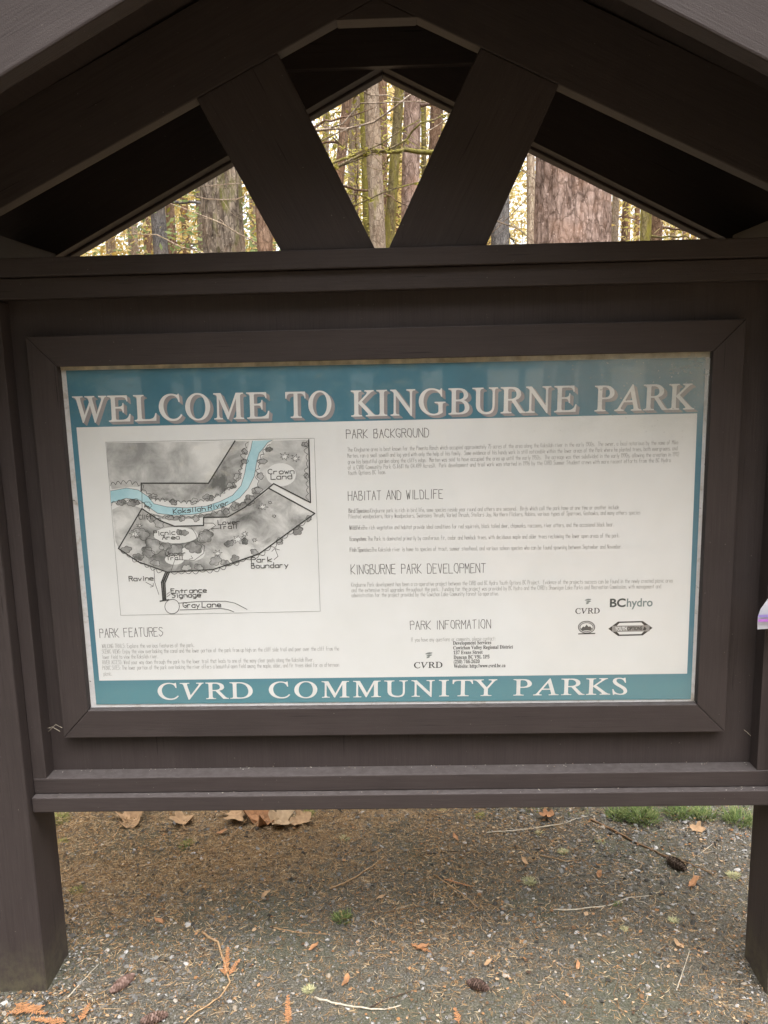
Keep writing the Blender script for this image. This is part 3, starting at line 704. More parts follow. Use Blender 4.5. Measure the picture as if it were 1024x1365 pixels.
Bg.build('gravel', mat_islands('grey_gravel', [(0, (.03, .027, .022)), (.3, (.08, .075, .067)), (.6, (.14, .133, .124)), (.85, (.20, .193, .178)), (1, (.14, .11, .075))]), 'fine dark and mid grey gravel strewn over the ground', 'gravel')
Bp.build('gravel', mat_islands('pale_gravel', [(0, (.22, .21, .20)), (.4, (.31, .30, .29)), (.8, (.40, .385, .37)), (1, (.30, .25, .19))]), 'sparse pale pebbles lying among the dark gravel', 'pebbles')
# needles: thin bent slivers
def needle(B, x, y, L, w_, lift):
    a = rg.uniform(0, 6.283); ca, sa = math.cos(a), math.sin(a); k = len(B.v)
    zz = gh(x, y)+lift; bend = rg.uniform(-.35, .35)*L; t1, t2 = rg.uniform(-.1, .25)*L, rg.uniform(-.1, .25)*L
    for i, (u, wd) in enumerate(((-.5, .5), (0, 1), (.5, .4))):
        off = bend*(u*u*4-.0); h = zz+(t1 if u < 0 else 0 if u == 0 else t2)*.6
        px, py = x+ca*u*L-sa*off*.3, y+sa*u*L+ca*off*.3
        B.v += [(px-sa*w_*wd, py+ca*w_*wd, h), (px+sa*w_*wd, py-ca*w_*wd, h+w_*.5)]
    B.f += [(k, k+1, k+3, k+2), (k+2, k+3, k+5, k+4)]
Bn, Bd = Bits(), Bits(); n = 0
while n < 62000:
    x, y = area_pt()
    d = (.16+.95*max(0, min(1, .05+1.15*y*(.6-.9*x)+(.55 if x < -.72 and y < -.04 else 0))))*(.2+1.6*nz(x, y, 2.3, 11)**1.5)
    if rg.random() > d or in_post(x, y): continue
    n += 1
    needle(Bn if rg.random() < .72 else Bd, x, y, rg.uniform(.006, .022), rg.uniform(.0004, .0009), rg.uniform(.001, .006))
Bn.build('needle_litter', mat_islands('tan_dry_needles', [(0, (.14, .075, .03)), (.3, (.27, .155, .065)), (.6, (.36, .22, .10)), (.85, (.45, .31, .17)), (1, (.5, .41, .27))]), 'tan and orange dry conifer needles over the ground', 'needles')
Bd.build('needle_litter', mat_islands('dark_dry_needles', [(0, (.03, .02, .013)), (.5, (.07, .042, .025)), (1, (.11, .08, .045))]), 'dark brown rotting needles over the ground', 'needles')
# flakes: scraps of bark and leaf
def flake(B, x, y, s_):
    a = rg.uniform(0, 6.28); n_ = rg.choice((4, 5, 6)); k = len(B.v); zz = gh(x, y)+rg.uniform(.002, .008); el = rg.uniform(.4, 1)
    tx, ty = rg.uniform(-.5, .5), rg.uniform(-.5, .5)
    for i in range(n_):
        b = 6.283*i/n_; r_ = s_*rg.uniform(.6, 1.1); px, py = r_*math.cos(b), r_*el*math.sin(b)
        B.v.append((x+px*math.cos(a)-py*math.sin(a), y+px*math.sin(a)+py*math.cos(a), zz+px*tx*.6+py*ty*.6))
    B.f.append(tuple(range(k, k+n_)))
Bf = Bits(); n = 0
while n < 4200:
    x, y = area_pt()
    if rg.random() > .25+.9*nz(x, y, 2.0, 31)*(.5+max(0, .3-x*.4)) or in_post(x, y): continue
    n += 1; flake(Bf, x, y, rg.uniform(.002, .0065)*(1.5 if rg.random() < .06 else 1))
Bf.build('leaf_litter', mat_islands('leaf_scraps', [(0, (.05, .03, .02)), (.3, (.13, .075, .04)), (.6, (.26, .13, .055)), (.8, (.36, .2, .1)), (1, (.42, .33, .22))]), 'small brown and orange scraps of leaf and bark', 'leaf litter')
Bt = Bits()
for i in range(420):
    x, y = area_pt()
    if in_post(x, y): continue
    a = rg.uniform(0, 6.28); L = rg.uniform(.012, .05); r_ = rg.uniform(.0005, .0012); q = []
    for j in range(4):
        a += rg.gauss(0, .25); px, py = (x, y) if j == 0 else (q[-1][0]+math.cos(a)*L/3, q[-1][1]+math.sin(a)*L/3); q.append((px, py, gh(px, py)+r_+rg.uniform(.001, .004)))
    pts = [Vector(p) for p in q]
    k0 = len(Bt.v)
    for j, p in enumerate(pts):
        d_ = (pts[min(j+1, 3)]-pts[max(j-1, 0)]).normalized(); s_ = Vector((-d_.y, d_.x, 0))
        for c_ in range(4): Bt.v.append(p+(s_*math.cos(c_*1.571)+Vector((0, 0, 1))*math.sin(c_*1.571))*r_)
    for j in range(3):
        for c_ in range(4): Bt.f.append((k0+j*4+c_, k0+j*4+(c_+1) % 4, k0+j*4+4+(c_+1) % 4, k0+j*4+4+c_))
Bt.build('twig_litter', mat_islands('twig_crumbs', [(0, (.07, .045, .03)), (.5, (.19, .12, .065)), (.8, (.30, .21, .13)), (1, (.42, .36, .28))]), 'short broken twiglets scattered over the ground', 'twigs')
# wider coarse scatter so the ground holds up further out
Bw = Bits()
for i in range(5000):
    a = rg.uniform(0, 6.28); d = 1.8+rg.random()**1.6*14; x, y = d*math.cos(a), d*math.sin(a)
    flake(Bw, x, y, rg.uniform(.008, .03))
Bw.build('leaf_litter', mat_islands('forest_leaf_scraps', [(0, (.05, .03, .02)), (.4, (.15, .09, .045)), (.8, (.28, .17, .08)), (1, (.36, .28, .16))]), 'fallen leaves scattered over the wider forest floor', 'leaf litter')
# dust and crumbs caught on the sill and rails
Bs = Bits()
for i in range(150):
    x = rg.uniform(-.86, .92); top, y = ((-.589, rg.uniform(.012, .029)) if rg.random() < .62 else (-.6305, rg.uniform(-.038, -.021)))
    s_ = rg.uniform(.0006, .0022); k = len(Bs.v); zz = z(top+T*x)+.0008
    for b in range(5): Bs.v.append((x+s_*math.cos(b*1.257)*rg.uniform(.6, 1.6), y+s_*.6*math.sin(b*1.257), zz+rg.uniform(0, .0015)))
    Bs.f.append(tuple(range(k, k+5)))
Bs.build('debris', mat_islands('sill_crumbs', [(0, (.16, .13, .1)), (.5, (.4, .36, .3)), (.8, (.55, .52, .47)), (1, (.3, .16, .07))]), 'pale crumbs and flakes lodged along the lower sills', 'debris')

# ---- countable litter, each a thing of its own
def tube(v, f, pts, rads, seg=6, wob=0):
    k0 = len(v); n_ = len(pts)
    for i, (p, r_) in enumerate(zip(pts, rads)):
        p = Vector(p); d = (Vector(pts[min(i+1, n_-1)])-Vector(pts[max(i-1, 0)])); d = d.normalized() if d.length else Vector((0, 0, 1))
        a = d.orthogonal().normalized() if abs(d.z) < .95 else Vector((1, 0, 0)); 
        if abs(d.z) < .95: a = Vector((0, 0, 1)).cross(d).normalized()
        b = d.cross(a)
        for s_ in range(seg):
            t_ = 6.28318*s_/seg; rr = r_*(1+wob*rg.uniform(-1, 1)); v.append(p+a*rr*math.cos(t_)+b*rr*math.sin(t_))
    for i in range(n_-1):
        for s_ in range(seg):
            f.append((k0+i*seg+s_, k0+i*seg+(s_+1) % seg, k0+(i+1)*seg+(s_+1) % seg, k0+(i+1)*seg+s_))
    f.append(tuple(k0+s_ for s_ in range(seg))[::-1]); f.append(tuple(k0+(n_-1)*seg+s_ for s_ in range(seg)))
def dense(pts, step, jit=0):
    q = []
    for a, b in zip(pts, pts[1:]):
        a, b = Vector(a), Vector(b); n_ = max(1, int((b-a).length/step))
        for i in range(n_): q.append(a.lerp(b, i/n_)+Vector((rg.uniform(-jit, jit), rg.uniform(-jit, jit), rg.uniform(-jit, jit)*.5)))
    q.append(Vector(pts[-1])); return q
M_TW = {'brown': mat_simple('brown_twig_bark', (.16, .095, .05), .85, .4, 120, .3), 'tan': mat_simple('tan_twig_bark', (.34, .22, .12), .85, .3, 120, .3),
        'pale': mat_simple('pale_bare_twig', (.42, .37, .29), .85, .3, 120, .3), 'dark': mat_simple('dark_twig_bark', (.06, .042, .03), .9, .4, 120, .3)}
def gp(u, v, lift=0.0):
    p = on_ground(u, v, 0)
    for _ in range(3): p = on_ground(u, v, gh(p.x, p.y)+lift)
    return p
def twig(px, r_, mat, label, forks=(), cat='twig'):
    pts = [gp(u, v, r_*1.1) for u, v in px]; q = dense(pts, .014, r_*.6)
    for i, p in enumerate(q): p.z = max(p.z, gh(p.x, p.y)+r_*.9)
    v, f = [], []; tube(v, f, q, [r_*(1-.55*i/len(q)) for i in range(len(q))], 6, .12)
    for fk in forks:
        qq = dense([gp(u, w_, r_) for u, w_ in fk], .014, r_*.5); tube(v, f, qq, [r_*.6*(1-.6*i/len(qq)) for i in range(len(qq))], 5, .1)
    o = pymesh('twig', v, f, M_TW[mat], None, True); tag(o, label, cat, 'twigs fallen on the gravel'); return o
TWIGS = [
 ([(270, 1243), (290, 1256), (300, 1285), (306, 1310), (292, 1330), (262, 1350), (245, 1364)], .0034, 'tan', 'long curved tan cedar twig lying left of centre beside the cone'),
 ([(90, 1330), (110, 1308), (132, 1285)], .0018, 'pale', 'thin straight pale stick leaning beside the left post foot'),
 ([(738, 1213), (775, 1212), (812, 1207), (840, 1196), (868, 1194)], .0022, 'pale', 'slender bent pale twig right of the middle gravel'),
 ([(578, 1166), (600, 1180), (622, 1196), (638, 1211)], .0024, 'tan', 'short straight tan twig with a darker tip in mid ground'),
 ([(648, 1110), (700, 1106), (750, 1098), (790, 1086)], .0026, 'pale', 'long pale lichened stick just under the sill'),
 ([(786, 1092), (820, 1108), (850, 1124), (885, 1140), (920, 1152), (952, 1166)], .0042, 'brown', 'thick brown broken stick running down to the rear cone'),
 ([(440, 1185), (470, 1172), (500, 1152), (512, 1142)], .0028, 'tan', 'forked tan twig pointing up in the middle of the ground', ([(470, 1172), (492, 1158), (512, 1158)],)),
 ([(300, 1127), (318, 1105), (330, 1092)], .0026, 'tan', 'tan stem of the large curled leaf below the sill'),
 ([(150, 1118), (162, 1100), (180, 1084)], .0024, 'tan', 'thin tan stalk beside the leftmost big leaf'),
 ([(210, 1108), (250, 1108), (285, 1106)], .0018, 'dark', 'thin dark straight twig between two big fallen leaves'),
 ([(512, 1217), (560, 1208), (600, 1228), (640, 1252)], .0016, 'brown', 'wiry brown twig curving across the central gravel'),
 ([(902, 1320), (912, 1290), (920, 1265)], .0016, 'pale', 'thin upright pale grass stem near the right post'),
 ([(420, 1330), (450, 1338), (480, 1343), (512, 1346), (535, 1340)], .0030, 'pale', 'pale lichen crusted twig at the bottom edge of the ground'),
 ([(490, 1345), (520, 1330), (560, 1318)], .0020, 'dark', 'dark thin twig crossing the pale lichened one'),
 ([(180, 1155), (215, 1150), (250, 1146), (290, 1140)], .0018, 'tan', 'thin tan needle stem in the orange litter'),
 ([(360, 1235), (400, 1244), (440, 1246)], .0018, 'tan', 'thin brownish stem just left of the green sprig'),
 ([(830, 1352), (818, 1325), (826, 1300)], .0013, 'brown', 'thin brown stem lying near the lower right corner'),
 ([(720, 1140), (755, 1148), (782, 1146)], .0020, 'tan', 'tan twig under the yellow lichen tuft'),
 ([(120, 1275), (165, 1262), (180, 1253)], .0014, 'dark', 'fine dark twig near the left post'),
 ([(930, 1140), (950, 1125), (962, 1128)], .0016, 'pale', 'curled pale root by the right post'),
 ([(560, 1140), (600, 1135), (640, 1136)], .0014, 'dark', 'fine dark twig in the dark central gravel'),
]
for t_ in TWIGS: twig(t_[0], t_[1], t_[2], t_[3], t_[4] if len(t_) > 4 else ())
# cones
M_CONE = mat_islands('cone_scales', [(0, (.10, .06, .045)), (.5, (.17, .105, .085)), (1, (.27, .18, .15))])
M_CONED = mat_islands('dark_cone_scales', [(0, (.08, .055, .04)), (.5, (.14, .10, .075)), (1, (.22, .165, .13))])
def cone(u0, v0, u1, v1, rad, mat, label):
    a, b = gp(u0, v0, rad*.8), gp(u1, v1, rad*.8); d = (b-a); L = d.length; d.normalize(); s_ = d.orthogonal().normalized(); t_ = d.cross(s_)
    root = empty('fir_cone', (a+b)/2-Vector((0, 0, rad*.8))); tag(root, label, 'cone', 'cones on the ground')
    v, f = [], []; N = 15
    tube(v, f, [a+d*L*i/10 for i in range(11)], [max(.0006, rad*.62*math.sin(math.pi*(.06+.9*i/10))**.7) for i in range(11)], 8)
    pymesh('core', v, f, M_TW['dark'], root)
    v, f = [], []
    for i in range(N*7):
        q = (i+.5)/(N*7); an = i*2.39996; r_ = rad*math.sin(math.pi*(.05+.92*q))**.65
        o = s_*math.cos(an)+t_*math.sin(an); tt = d.cross(o); c = a+d*L*q; k = len(v); w_ = rad*.42*(.6+.5*math.sin(math.pi*q))
        base = c+o*r_*.5; mid = c+o*r_*.95+d*L*.035; tip = c+o*r_*1.06+d*L*.085
        v += [base-tt*w_*.5, base+tt*w_*.5, mid+tt*w_, mid-tt*w_, tip+tt*w_*.45+o*.0006, tip-tt*w_*.45+o*.0006]
        f += [(k, k+1, k+2, k+3), (k+3, k+2, k+4, k+5)]
    pymesh('scales', v, f, mat, root)
cone(146, 1323, 177, 1300, .0135, M_CONE, 'reddish brown fir cone lying near the left post foot')
cone(622, 1308, 650, 1317, .0135, M_CONE, 'short pinkish fir cone in the middle foreground gravel')
cone(888, 1143, 913, 1158, .016, M_CONED, 'dark weathered fir cone beside the thick broken stick')
cone(186, 1362, 222, 1352, .013, M_CONE, 'rusty fir cone cut by the bottom edge of the photo')
# broad fallen leaves, lobed and curled
M_MAPLE = [mat_simple('tan_dead_leaf', (.33, .21, .115), .8, .25, 60, .3), mat_simple('orange_brown_dead_leaf', (.30, .15, .07), .8, .35, 60, .3), mat_simple('pale_dead_leaf', (.38, .27, .165), .8, .2, 60, .3)]
def maple(u, v, size, ang, mi, label, curl=.5):
    p = gp(u, v, 0); N = 40; vs = [Vector((0, 0, 0))]
    for i in range(N):
        a = 6.28318*i/N; r_ = size*(.62+.3*abs(math.cos(a*2.5+.15*math.sin(3*a+u)))**1.3)*(1+.22*noise.noise(Vector((math.cos(a)*1.7+u, math.sin(a)*1.7, v))))*(1 if abs(a-math.pi) > .5 else .45)*rg.uniform(.93, 1.07)
        vs.append(Vector((r_*math.cos(a), r_*math.sin(a), 0)))
    inner = [vs[0]]+[q*.5 for q in vs[1:]]; allv = inner+vs[1:]
    R_ = Matrix.Rotation(ang, 3, 'Z'); out = []
    for q in allv:
        zz = curl*(q.x*q.x*1.1+q.y*q.y*.5)/size+.55*size*noise.noise(Vector((q.x*14+u, q.y*14, v*.1)))
        w_ = R_ @ q; P_ = p+Vector((w_.x, w_.y, 0)); P_.z = max(gh(P_.x, P_.y)+.002, gh(p.x, p.y)+.006+zz+.002); out.append(P_)
    f = []
    for i in range(N):
        j = (i+1) % N; f += [(0, 1+i, 1+j), (1+i, N+1+i, N+1+j, 1+j)]
    root = empty('maple_leaf', p); tag(root, label, 'leaf', 'dead leaves on the ground')
    pymesh('blade', out, f, M_MAPLE[mi], root)
    sv, sf = [], []; a = p+Vector((0, 0, .006)); b = a+(R_ @ Vector((-size*.9, 0, 0))); b.z = gh(b.x, b.y)+.004
    tube(sv, sf, dense([a, b], .01, .0012), [.0014]*len(dense([a, b], .01, 0)), 5) if False else None
    pts = [a.lerp(b, i/6) for i in range(7)]; tube(sv, sf, pts, [.0014]*7, 5); pymesh('stalk', sv, sf, M_TW['tan'], root)
for a in ((172, 1096, .062, .6, 0, 'tan curled maple leaf leftmost under the sill', .9), (243, 1099, .05, 2.1, 0, 'small tan maple leaf second from the left under the sill', .7),
          (345, 1096, .07, 1.2, 1, 'big orange brown maple leaf folded under the sill', 1.1), (378, 1099, .062, 3.0, 2, 'pale pinkish maple leaf lying against the orange one', .8),
          (730, 1093, .03, 1.9, 1, 'small rusty lobed leaf under the sill on the gravel', .9),
          (930, 1108, .028, 1.1, 0, 'tan crumpled leaf behind the rear cone', .4),
          (312, 1092, .06, .4, 0, 'tan leaf half under the big orange brown one', .7),
          (402, 1098, .045, 2.0, 0, 'tan leaf at the right end of the leaf pile', .6), ):
    maple(*a)
def curled(u, v, L, ang, mi, label):
    """a narrow leaf, folded along its rib and curled at the tip"""
    p = gp(u, v, 0); v_, f = [], []; R_ = Matrix.Rotation(ang, 3, 'Z')
    for i in range(9):
        t_ = i/8; w_ = L*.26*math.sin(math.pi*(.08+.86*t_))*rg.uniform(.75, 1.15); h = .004+L*.35*t_*t_+L*.06*math.sin(t_*9+u)
        for k, (o, dz) in enumerate(((-1, .5), (0, 0), (1, .35))):
            q = R_ @ Vector((L*(t_-.5), o*w_+L*.12*math.sin(t_*3+v), 0)); P_ = p+q; P_.z = gh(P_.x, P_.y)+h+dz*w_; v_.append(P_)
    for i in range(8):
        for k in range(2): f.append((i*3+k, i*3+k+1, i*3+4+k, i*3+3+k))
    o = pymesh('dead_leaf', v_, f, M_MAPLE[mi], None, True); tag(o, label, 'leaf', 'dead leaves on the ground')
for a in ((563, 1265, 0.036, 0.2, 1, 'small orange leaf low in the centre of the gravel'),
          (800, 1168, 0.034, 0.9, 1, 'little rusty leaf on the right gravel'),
          (608, 1118, 0.03, 1.9, 1, 'little orange scrap of leaf near the centre'),
          (925, 1180, 0.05, 0.4, 1, 'narrow orange brown leaf by the right post'),
          (460, 1310, 0.034, 1.2, 1, 'small orange leaf beside the pale lichened twig'),
          (296, 1113, 0.04, 0.3, 1, 'small rusty leaf scrap in front of the big leaves'),
          (700, 1150, .03, 2.2, 0, 'curled tan leaf left of the loose lichen tuft'), (355, 1195, .034, 1.0, 0, 'curled tan leaf in the left middle gravel'), (650, 1285, .026, .5, 0, 'curled tan leaf above the short fir cone'),
          (212, 1230, .028, 2.6, 1, 'curled rusty leaf on the left gravel'), (508, 1200, .03, .1, 0, 'curled tan leaf above the wiry brown twig'), (770, 1290, .026, 1.6, 1, 'curled rusty leaf low on the right gravel'),
          (418, 1265, .03, .8, 1, 'curled rusty leaf below the green sprig'), (905, 1262, .03, 2.0, 0, 'curled tan leaf near the right post foot')): curled(*a)
# cedar sprays: flat ferny orange fronds
M_CED = mat_simple('dead_orange_cedar', (.32, .15, .065), .8, .3, 90, .2)
def spray(u0, v0, u1, v1, wid, label):
    a, b = gp(u0, v0, .006), gp(u1, v1, .010); v, f = [], []; d = b-a; L = d.length; n_ = max(6, int(L/.006)); side = Vector((-d.y, d.x, 0)).normalized()
    tube(v, f, [a+d*i/8 for i in range(9)], [.0014*(1-.6*i/8) for i in range(9)], 5)
    for i in range(1, n_):
        for s_ in (-1, 1):
            p = a+d*(i/n_); l_ = wid*(1-.75*i/n_)*rg.uniform(.6, 1.1); q = p+side*s_*l_+d.normalized()*l_*.9+Vector((0, 0, rg.uniform(-.002, .004)))
            q.z = max(q.z, gh(q.x, q.y)+.001)
            e = (q-p); nn = Vector((-e.y, e.x, 0)).normalized()*.0016; k = len(v)
            v += [p-nn*.7, p+nn*.7, p.lerp(q, .6)+nn*1.3, q, p.lerp(q, .6)-nn*1.3]; f.append((k, k+1, k+2, k+3, k+4))
    o = pymesh('cedar_spray', v, f, M_CED, None); tag(o, label, 'cedar sprig', 'dead cedar sprigs on the ground')
for a in ((300, 1300, 304, 1262, .016, 'orange cedar sprig standing off the curved twig'), (384, 1364, 384, 1325, .014, 'orange cedar sprig at the bottom edge left of centre'),
          (305, 1300, 320, 1278, .012, 'small cedar sprig forking right from the curved twig'), (612, 1364, 606, 1342, .012, 'orange cedar sprig at the bottom edge right of centre'),
          (548, 1258, 576, 1270, .010, 'thin orange cedar sprig in the centre'), (106, 1362, 120, 1336, .016, 'rusty cedar sprig near the bottom left corner'),
          (20, 1338, 62, 1352, .02, 'broad rusty cedar sprig at the foot of the left post'), (60, 1340, 8, 1352, .02, 'rusty cedar sprig lying the other way at the left post foot'), (88, 1362, 40, 1358, .016, 'rusty cedar sprig right at the bottom left of the ground'), (592, 1172, 630, 1182, .008, 'faint orange sprig beside the short tan twig')):
    spray(*a)
# tufts: lichen, moss and green sprigs
def tuft(u, v, rad, n_, mat, name, label, cat, group, up=.7, wid=.0009, h=1.0):
    p = gp(u, v, 0); vs, f = [], []
    for i in range(n_):
        a = rg.uniform(0, 6.28); r0 = rad*rg.random()**.7*.6; b = p+Vector((math.cos(a)*r0, math.sin(a)*r0, 0)); b.z = gh(b.x, b.y)
        a2 = a+rg.gauss(0, .9); d = Vector((math.cos(a2)*(1-up), math.sin(a2)*(1-up), up*rg.uniform(.3, 1.2)*h)); L = rad*rg.uniform(.35, .85)
        m1 = b+d*L*.6; e = b+d*L+Vector((math.cos(a2), math.sin(a2), 0))*L*rg.uniform(0, .4); s_ = Vector((-math.sin(a2), math.cos(a2), 0))*wid; k = len(vs)
        vs += [b-s_, b+s_, m1+s_, m1-s_, e]; f += [(k, k+1, k+2, k+3), (k+3, k+2, k+4)]
    o = pymesh(name, vs, f, mat, None); tag(o, label, cat, group)
M_LICH = mat_islands('pale_yellow_lichen', [(0, (.26, .26, .13)), (.5, (.42, .41, .22)), (1, (.55, .52, .33))], .9, .2)
M_MOSS = mat_islands('yellow_green_moss', [(0, (.11, .12, .03)), (.5, (.20, .20, .06)), (1, (.30, .28, .10))], .9, .2)
M_GRN = mat_islands('green_sprig_leaves', [(0, (.07, .11, .035)), (.5, (.14, .20, .06)), (1, (.28, .30, .12))], .7, .25)
for a in ((750, 1136, .022, 170, 'pale yellow lichen tuft right of centre under the sill'), (706, 1176, .026, 150, 'loose dull yellow lichen tuft left of the pale twig'), (833, 1239, .016, 90, 'tiny pale lichen tuft low on the right'),
          (898, 1228, .02, 90, 'flat yellowish lichen tuft near the right post'), (412, 1320, .02, 170, 'pale lichen tuft at the end of the pale twig'), (800, 1122, .022, 100, 'whitish lichen tuft beside the thick broken stick'),
          (978, 1168, .026, 140, 'pale lichen tuft against the right post'), (590, 1080, .02, 90, 'small lichen tuft under the middle of the sill'), (460, 1118, .022, 120, 'pale lichen tuft left of centre under the sill'), (720, 1112, .02, 90, 'small whitish lichen tuft on the long pale stick')):
    tuft(a[0], a[1], a[2], a[3], M_LICH, 'lichen_tuft', a[4], 'lichen', 'lichen tufts on the ground', .45)
for a in ((78, 1094, .06, 260, 'yellow green moss cushion behind the left post'), (82, 1123, .03, 120, 'small round moss cushion by the left post edge'), (250, 1125, .03, 120, 'thin moss patch among the tan leaves'), (410, 1086, .04, 160, 'moss patch at the edge of the big leaf'),
          (103, 1188, .03, 80, 'dull moss patch in the orange litter'), (640, 1088, .03, 80, 'thin moss patch under the sill')):
    tuft(a[0], a[1], a[2], a[3], M_MOSS, 'moss_cushion', a[4], 'moss', 'moss cushions on the ground', .6, .0011, .6)
for a in ((457, 1226, .042, 150, 'single bright green fir sprig growing in the middle gravel'), (855, 1090, .10, 420, 'low green plant under the sill on the right'), (905, 1086, .075, 300, 'second low green plant right of the first'),
          (985, 1094, .085, 320, 'taller green plant against the right post'), (938, 1088, .07, 240, 'yellowish green plant between two darker ones'), (822, 1088, .06, 220, 'small dark green plant at the left end of the row'), (246, 1130, .03, 50, 'tiny green shoot among the leaves'), (823, 1206, .02, 30, 'tiny green shoot above the small lichen')):
    tuft(a[0], a[1], a[2], a[3], M_GRN, 'green_sprig', a[4], 'plant', 'green sprigs on the ground', .62, .0011, .95)
Bc = Bits()
for i in range(2600):
    x, y = (rg.uniform(.45, 1.5), rg.uniform(.80, 1.5)) if rg.random() < .6 else (rg.uniform(-1.6, -.3), rg.uniform(.84, 1.5))
    if noise.noise(Vector((x*4.2, y*4.2, 2.2))) < .02+.35*max(0, .95-y): continue
    a = rg.uniform(0, 6.28); L = rg.uniform(.012, .045); t_ = rg.uniform(.2, .9); b = Vector((x, y, gh(x, y))); d = Vector((math.cos(a)*(1-t_), math.sin(a)*(1-t_), t_)); s_ = Vector((-math.sin(a), math.cos(a), 0))*rg.uniform(.0006, .0014)
    e = b+d*L+Vector((math.cos(a), math.sin(a), -.25))*L*.35; m1 = b+d*L*.6; k = len(Bc.v); Bc.v += [b-s_, b+s_, m1+s_, m1-s_, e]; Bc.f += [(k, k+1, k+2, k+3), (k+3, k+2, k+4)]
Bc.build('ground_cover', mat_islands('thin_grass_and_moss', [(0, (.07, .10, .03)), (.45, (.15, .18, .05)), (.75, (.25, .25, .09)), (1, (.38, .31, .17))], .8, .3), 'thin mossy grass growing behind the sign at either side', 'ground cover')
# straws caught in the corners of the frame
def straw(name, pts, r_, label):
    q = dense(pts, .004, .0006); v, f = [], []; tube(v, f, q, [r_]*len(q), 5); o = pymesh(name, v, f, M_TW['pale'], None); tag(o, label, 'straw', 'straws stuck on the sign')
straw('dry_straw', [at(60, 972, .015), at(70, 969, .010), at(80, 975, -.001)], .0006, 'thin dry straw bridging the gap left of the picture frame')
straw('dry_straw', [at(64, 976, .016), at(74, 966, .010), at(83, 970, -.001)], .0005, 'finer straw crossing above the one by the picture frame')
straw('dry_needle', [at(992, 973, .028), at(998, 978, .027), at(1001, 981, .028)], .0007, 'bent dry needle stuck on the panel by the right trim')

# ================================================================ CLEAR ZIP BAG PINNED TO THE RIGHT POST
def mat_bag():
    s = NT('clear_plastic_film'); tr = s.n('ShaderNodeBsdfTransparent'); mx = s.n('ShaderNodeMixShader')
    s.color((.62, .62, .70)); s.rough(.25); mx.inputs[0].default_value = .72
    s.l(tr.outputs[0], mx.inputs[1]); s.l(s.b.outputs[0], mx.inputs[2]); s.l(mx.outputs[0], s.out.inputs[0]); return s.m
bagY = -.085
bag = empty('zip_bag', at(1060, 838, bagY)); tag(bag, 'clear plastic zip bag with a purple seal hanging on the right post', 'plastic bag')
def bag_sheet(y0, bulge):
    L = [(1010, 839), (1010.5, 832), (1011.5, 822), (1014, 812), (1024, 796), (1036, 780), (1046, 760), (1052, 735)]
    v, f = [], []
    for j, (u, vv) in enumerate(L):
        for i in range(9):
            p = at(u+(1135-u)*i/8, vv-(3 if j < 3 else 0)*i/8, y0); p.y += bulge*math.sin(math.pi*i/8)*math.sin(math.pi*min(1, (j+.3)/7))+.004*math.sin(i*2.1+j)
            v.append(p)
    for j in range(7):
        for i in range(8): f.append((j*9+i, j*9+i+1, (j+1)*9+i+1, (j+1)*9+i))
    return v, f
MB_ = mat_bag()
for y0, bu in ((bagY, -.012), (bagY+.012, .008)):
    v, f = bag_sheet(y0, bu); pymesh('film', v, f, MB_, bag, True)
for c_, v0, v1 in (((.45, .16, .55), 825.5, 829), ((.28, .22, .52), 819.5, 823)):
    v = []; f = []
    for i in range(12):
        u = 1011+i*11; v += [at(u, v0-i*.2, bagY-.006-.006*math.sin(math.pi*i/11)), at(u, v1-i*.2, bagY-.006-.006*math.sin(math.pi*i/11))]
    f = [(2*i, 2*i+1, 2*i+3, 2*i+2) for i in range(11)]; pymesh('zip_seal', v, f, ink('purple_zip_plastic', c_), bag)
v, f = [], []; pc = at(1085, 742, bagY); tube(v, f, [pc+Vector((0, -.006, 0)), pc+Vector((0, .034, 0))], [.004, .002], 8); pymesh('push_pin', v, f, mat_simple('steel_pin', (.5, .5, .5), .3), bag)

# ================================================================ TREES
M_FIR = mat_bark('fir_bark_pinkish', (.46, .355, .31), (.15, .095, .07))
M_FIRM = mat_bark('fir_bark_mossy', (.38, .325, .26), (.07, .052, .04), (.20, .20, .05), .35)
M_ALD = mat_bark('alder_bark_pale', (.46, .39, .31), (.23, .17, .125), (.26, .24, .05), .12, 1.4)
M_BRN = mat_bark('brown_conifer_bark', (.36, .25, .18), (.12, .075, .05), None, 0, 1.3)
M_GRY = mat_bark('blue_grey_bark', (.23, .225, .225), (.085, .08, .085), None, 0, 1.4)
M_MSY = mat_bark('moss_covered_bark', (.30, .26, .14), (.12, .09, .05), (.34, .31, .07), .7, 1.2)
M_LEAFY = mat_islands('yellow_green_leaves', [(0, (.24, .22, .04)), (.5, (.38, .33, .07)), (1, (.52, .45, .14))], .7, .45)
M_LEAFO = mat_islands('golden_leaves', [(0, (.42, .28, .07)), (.5, (.58, .44, .16)), (1, (.66, .58, .28))], .7, .5)
M_NEED = mat_islands('conifer_foliage', [(0, (.03, .055, .018)), (.5, (.05, .085, .028)), (1, (.09, .125, .04))], .8, .25)
M_NEEDL = mat_islands('light_fir_foliage', [(0, (.18, .23, .08)), (.5, (.28, .34, .14)), (1, (.38, .43, .2))], .8, .5)
M_LIMB = mat_bark('mossy_limb_bark', (.24, .20, .13), (.08, .06, .04), (.27, .26, .06), .5, 2.2)
rt = random.Random(77)
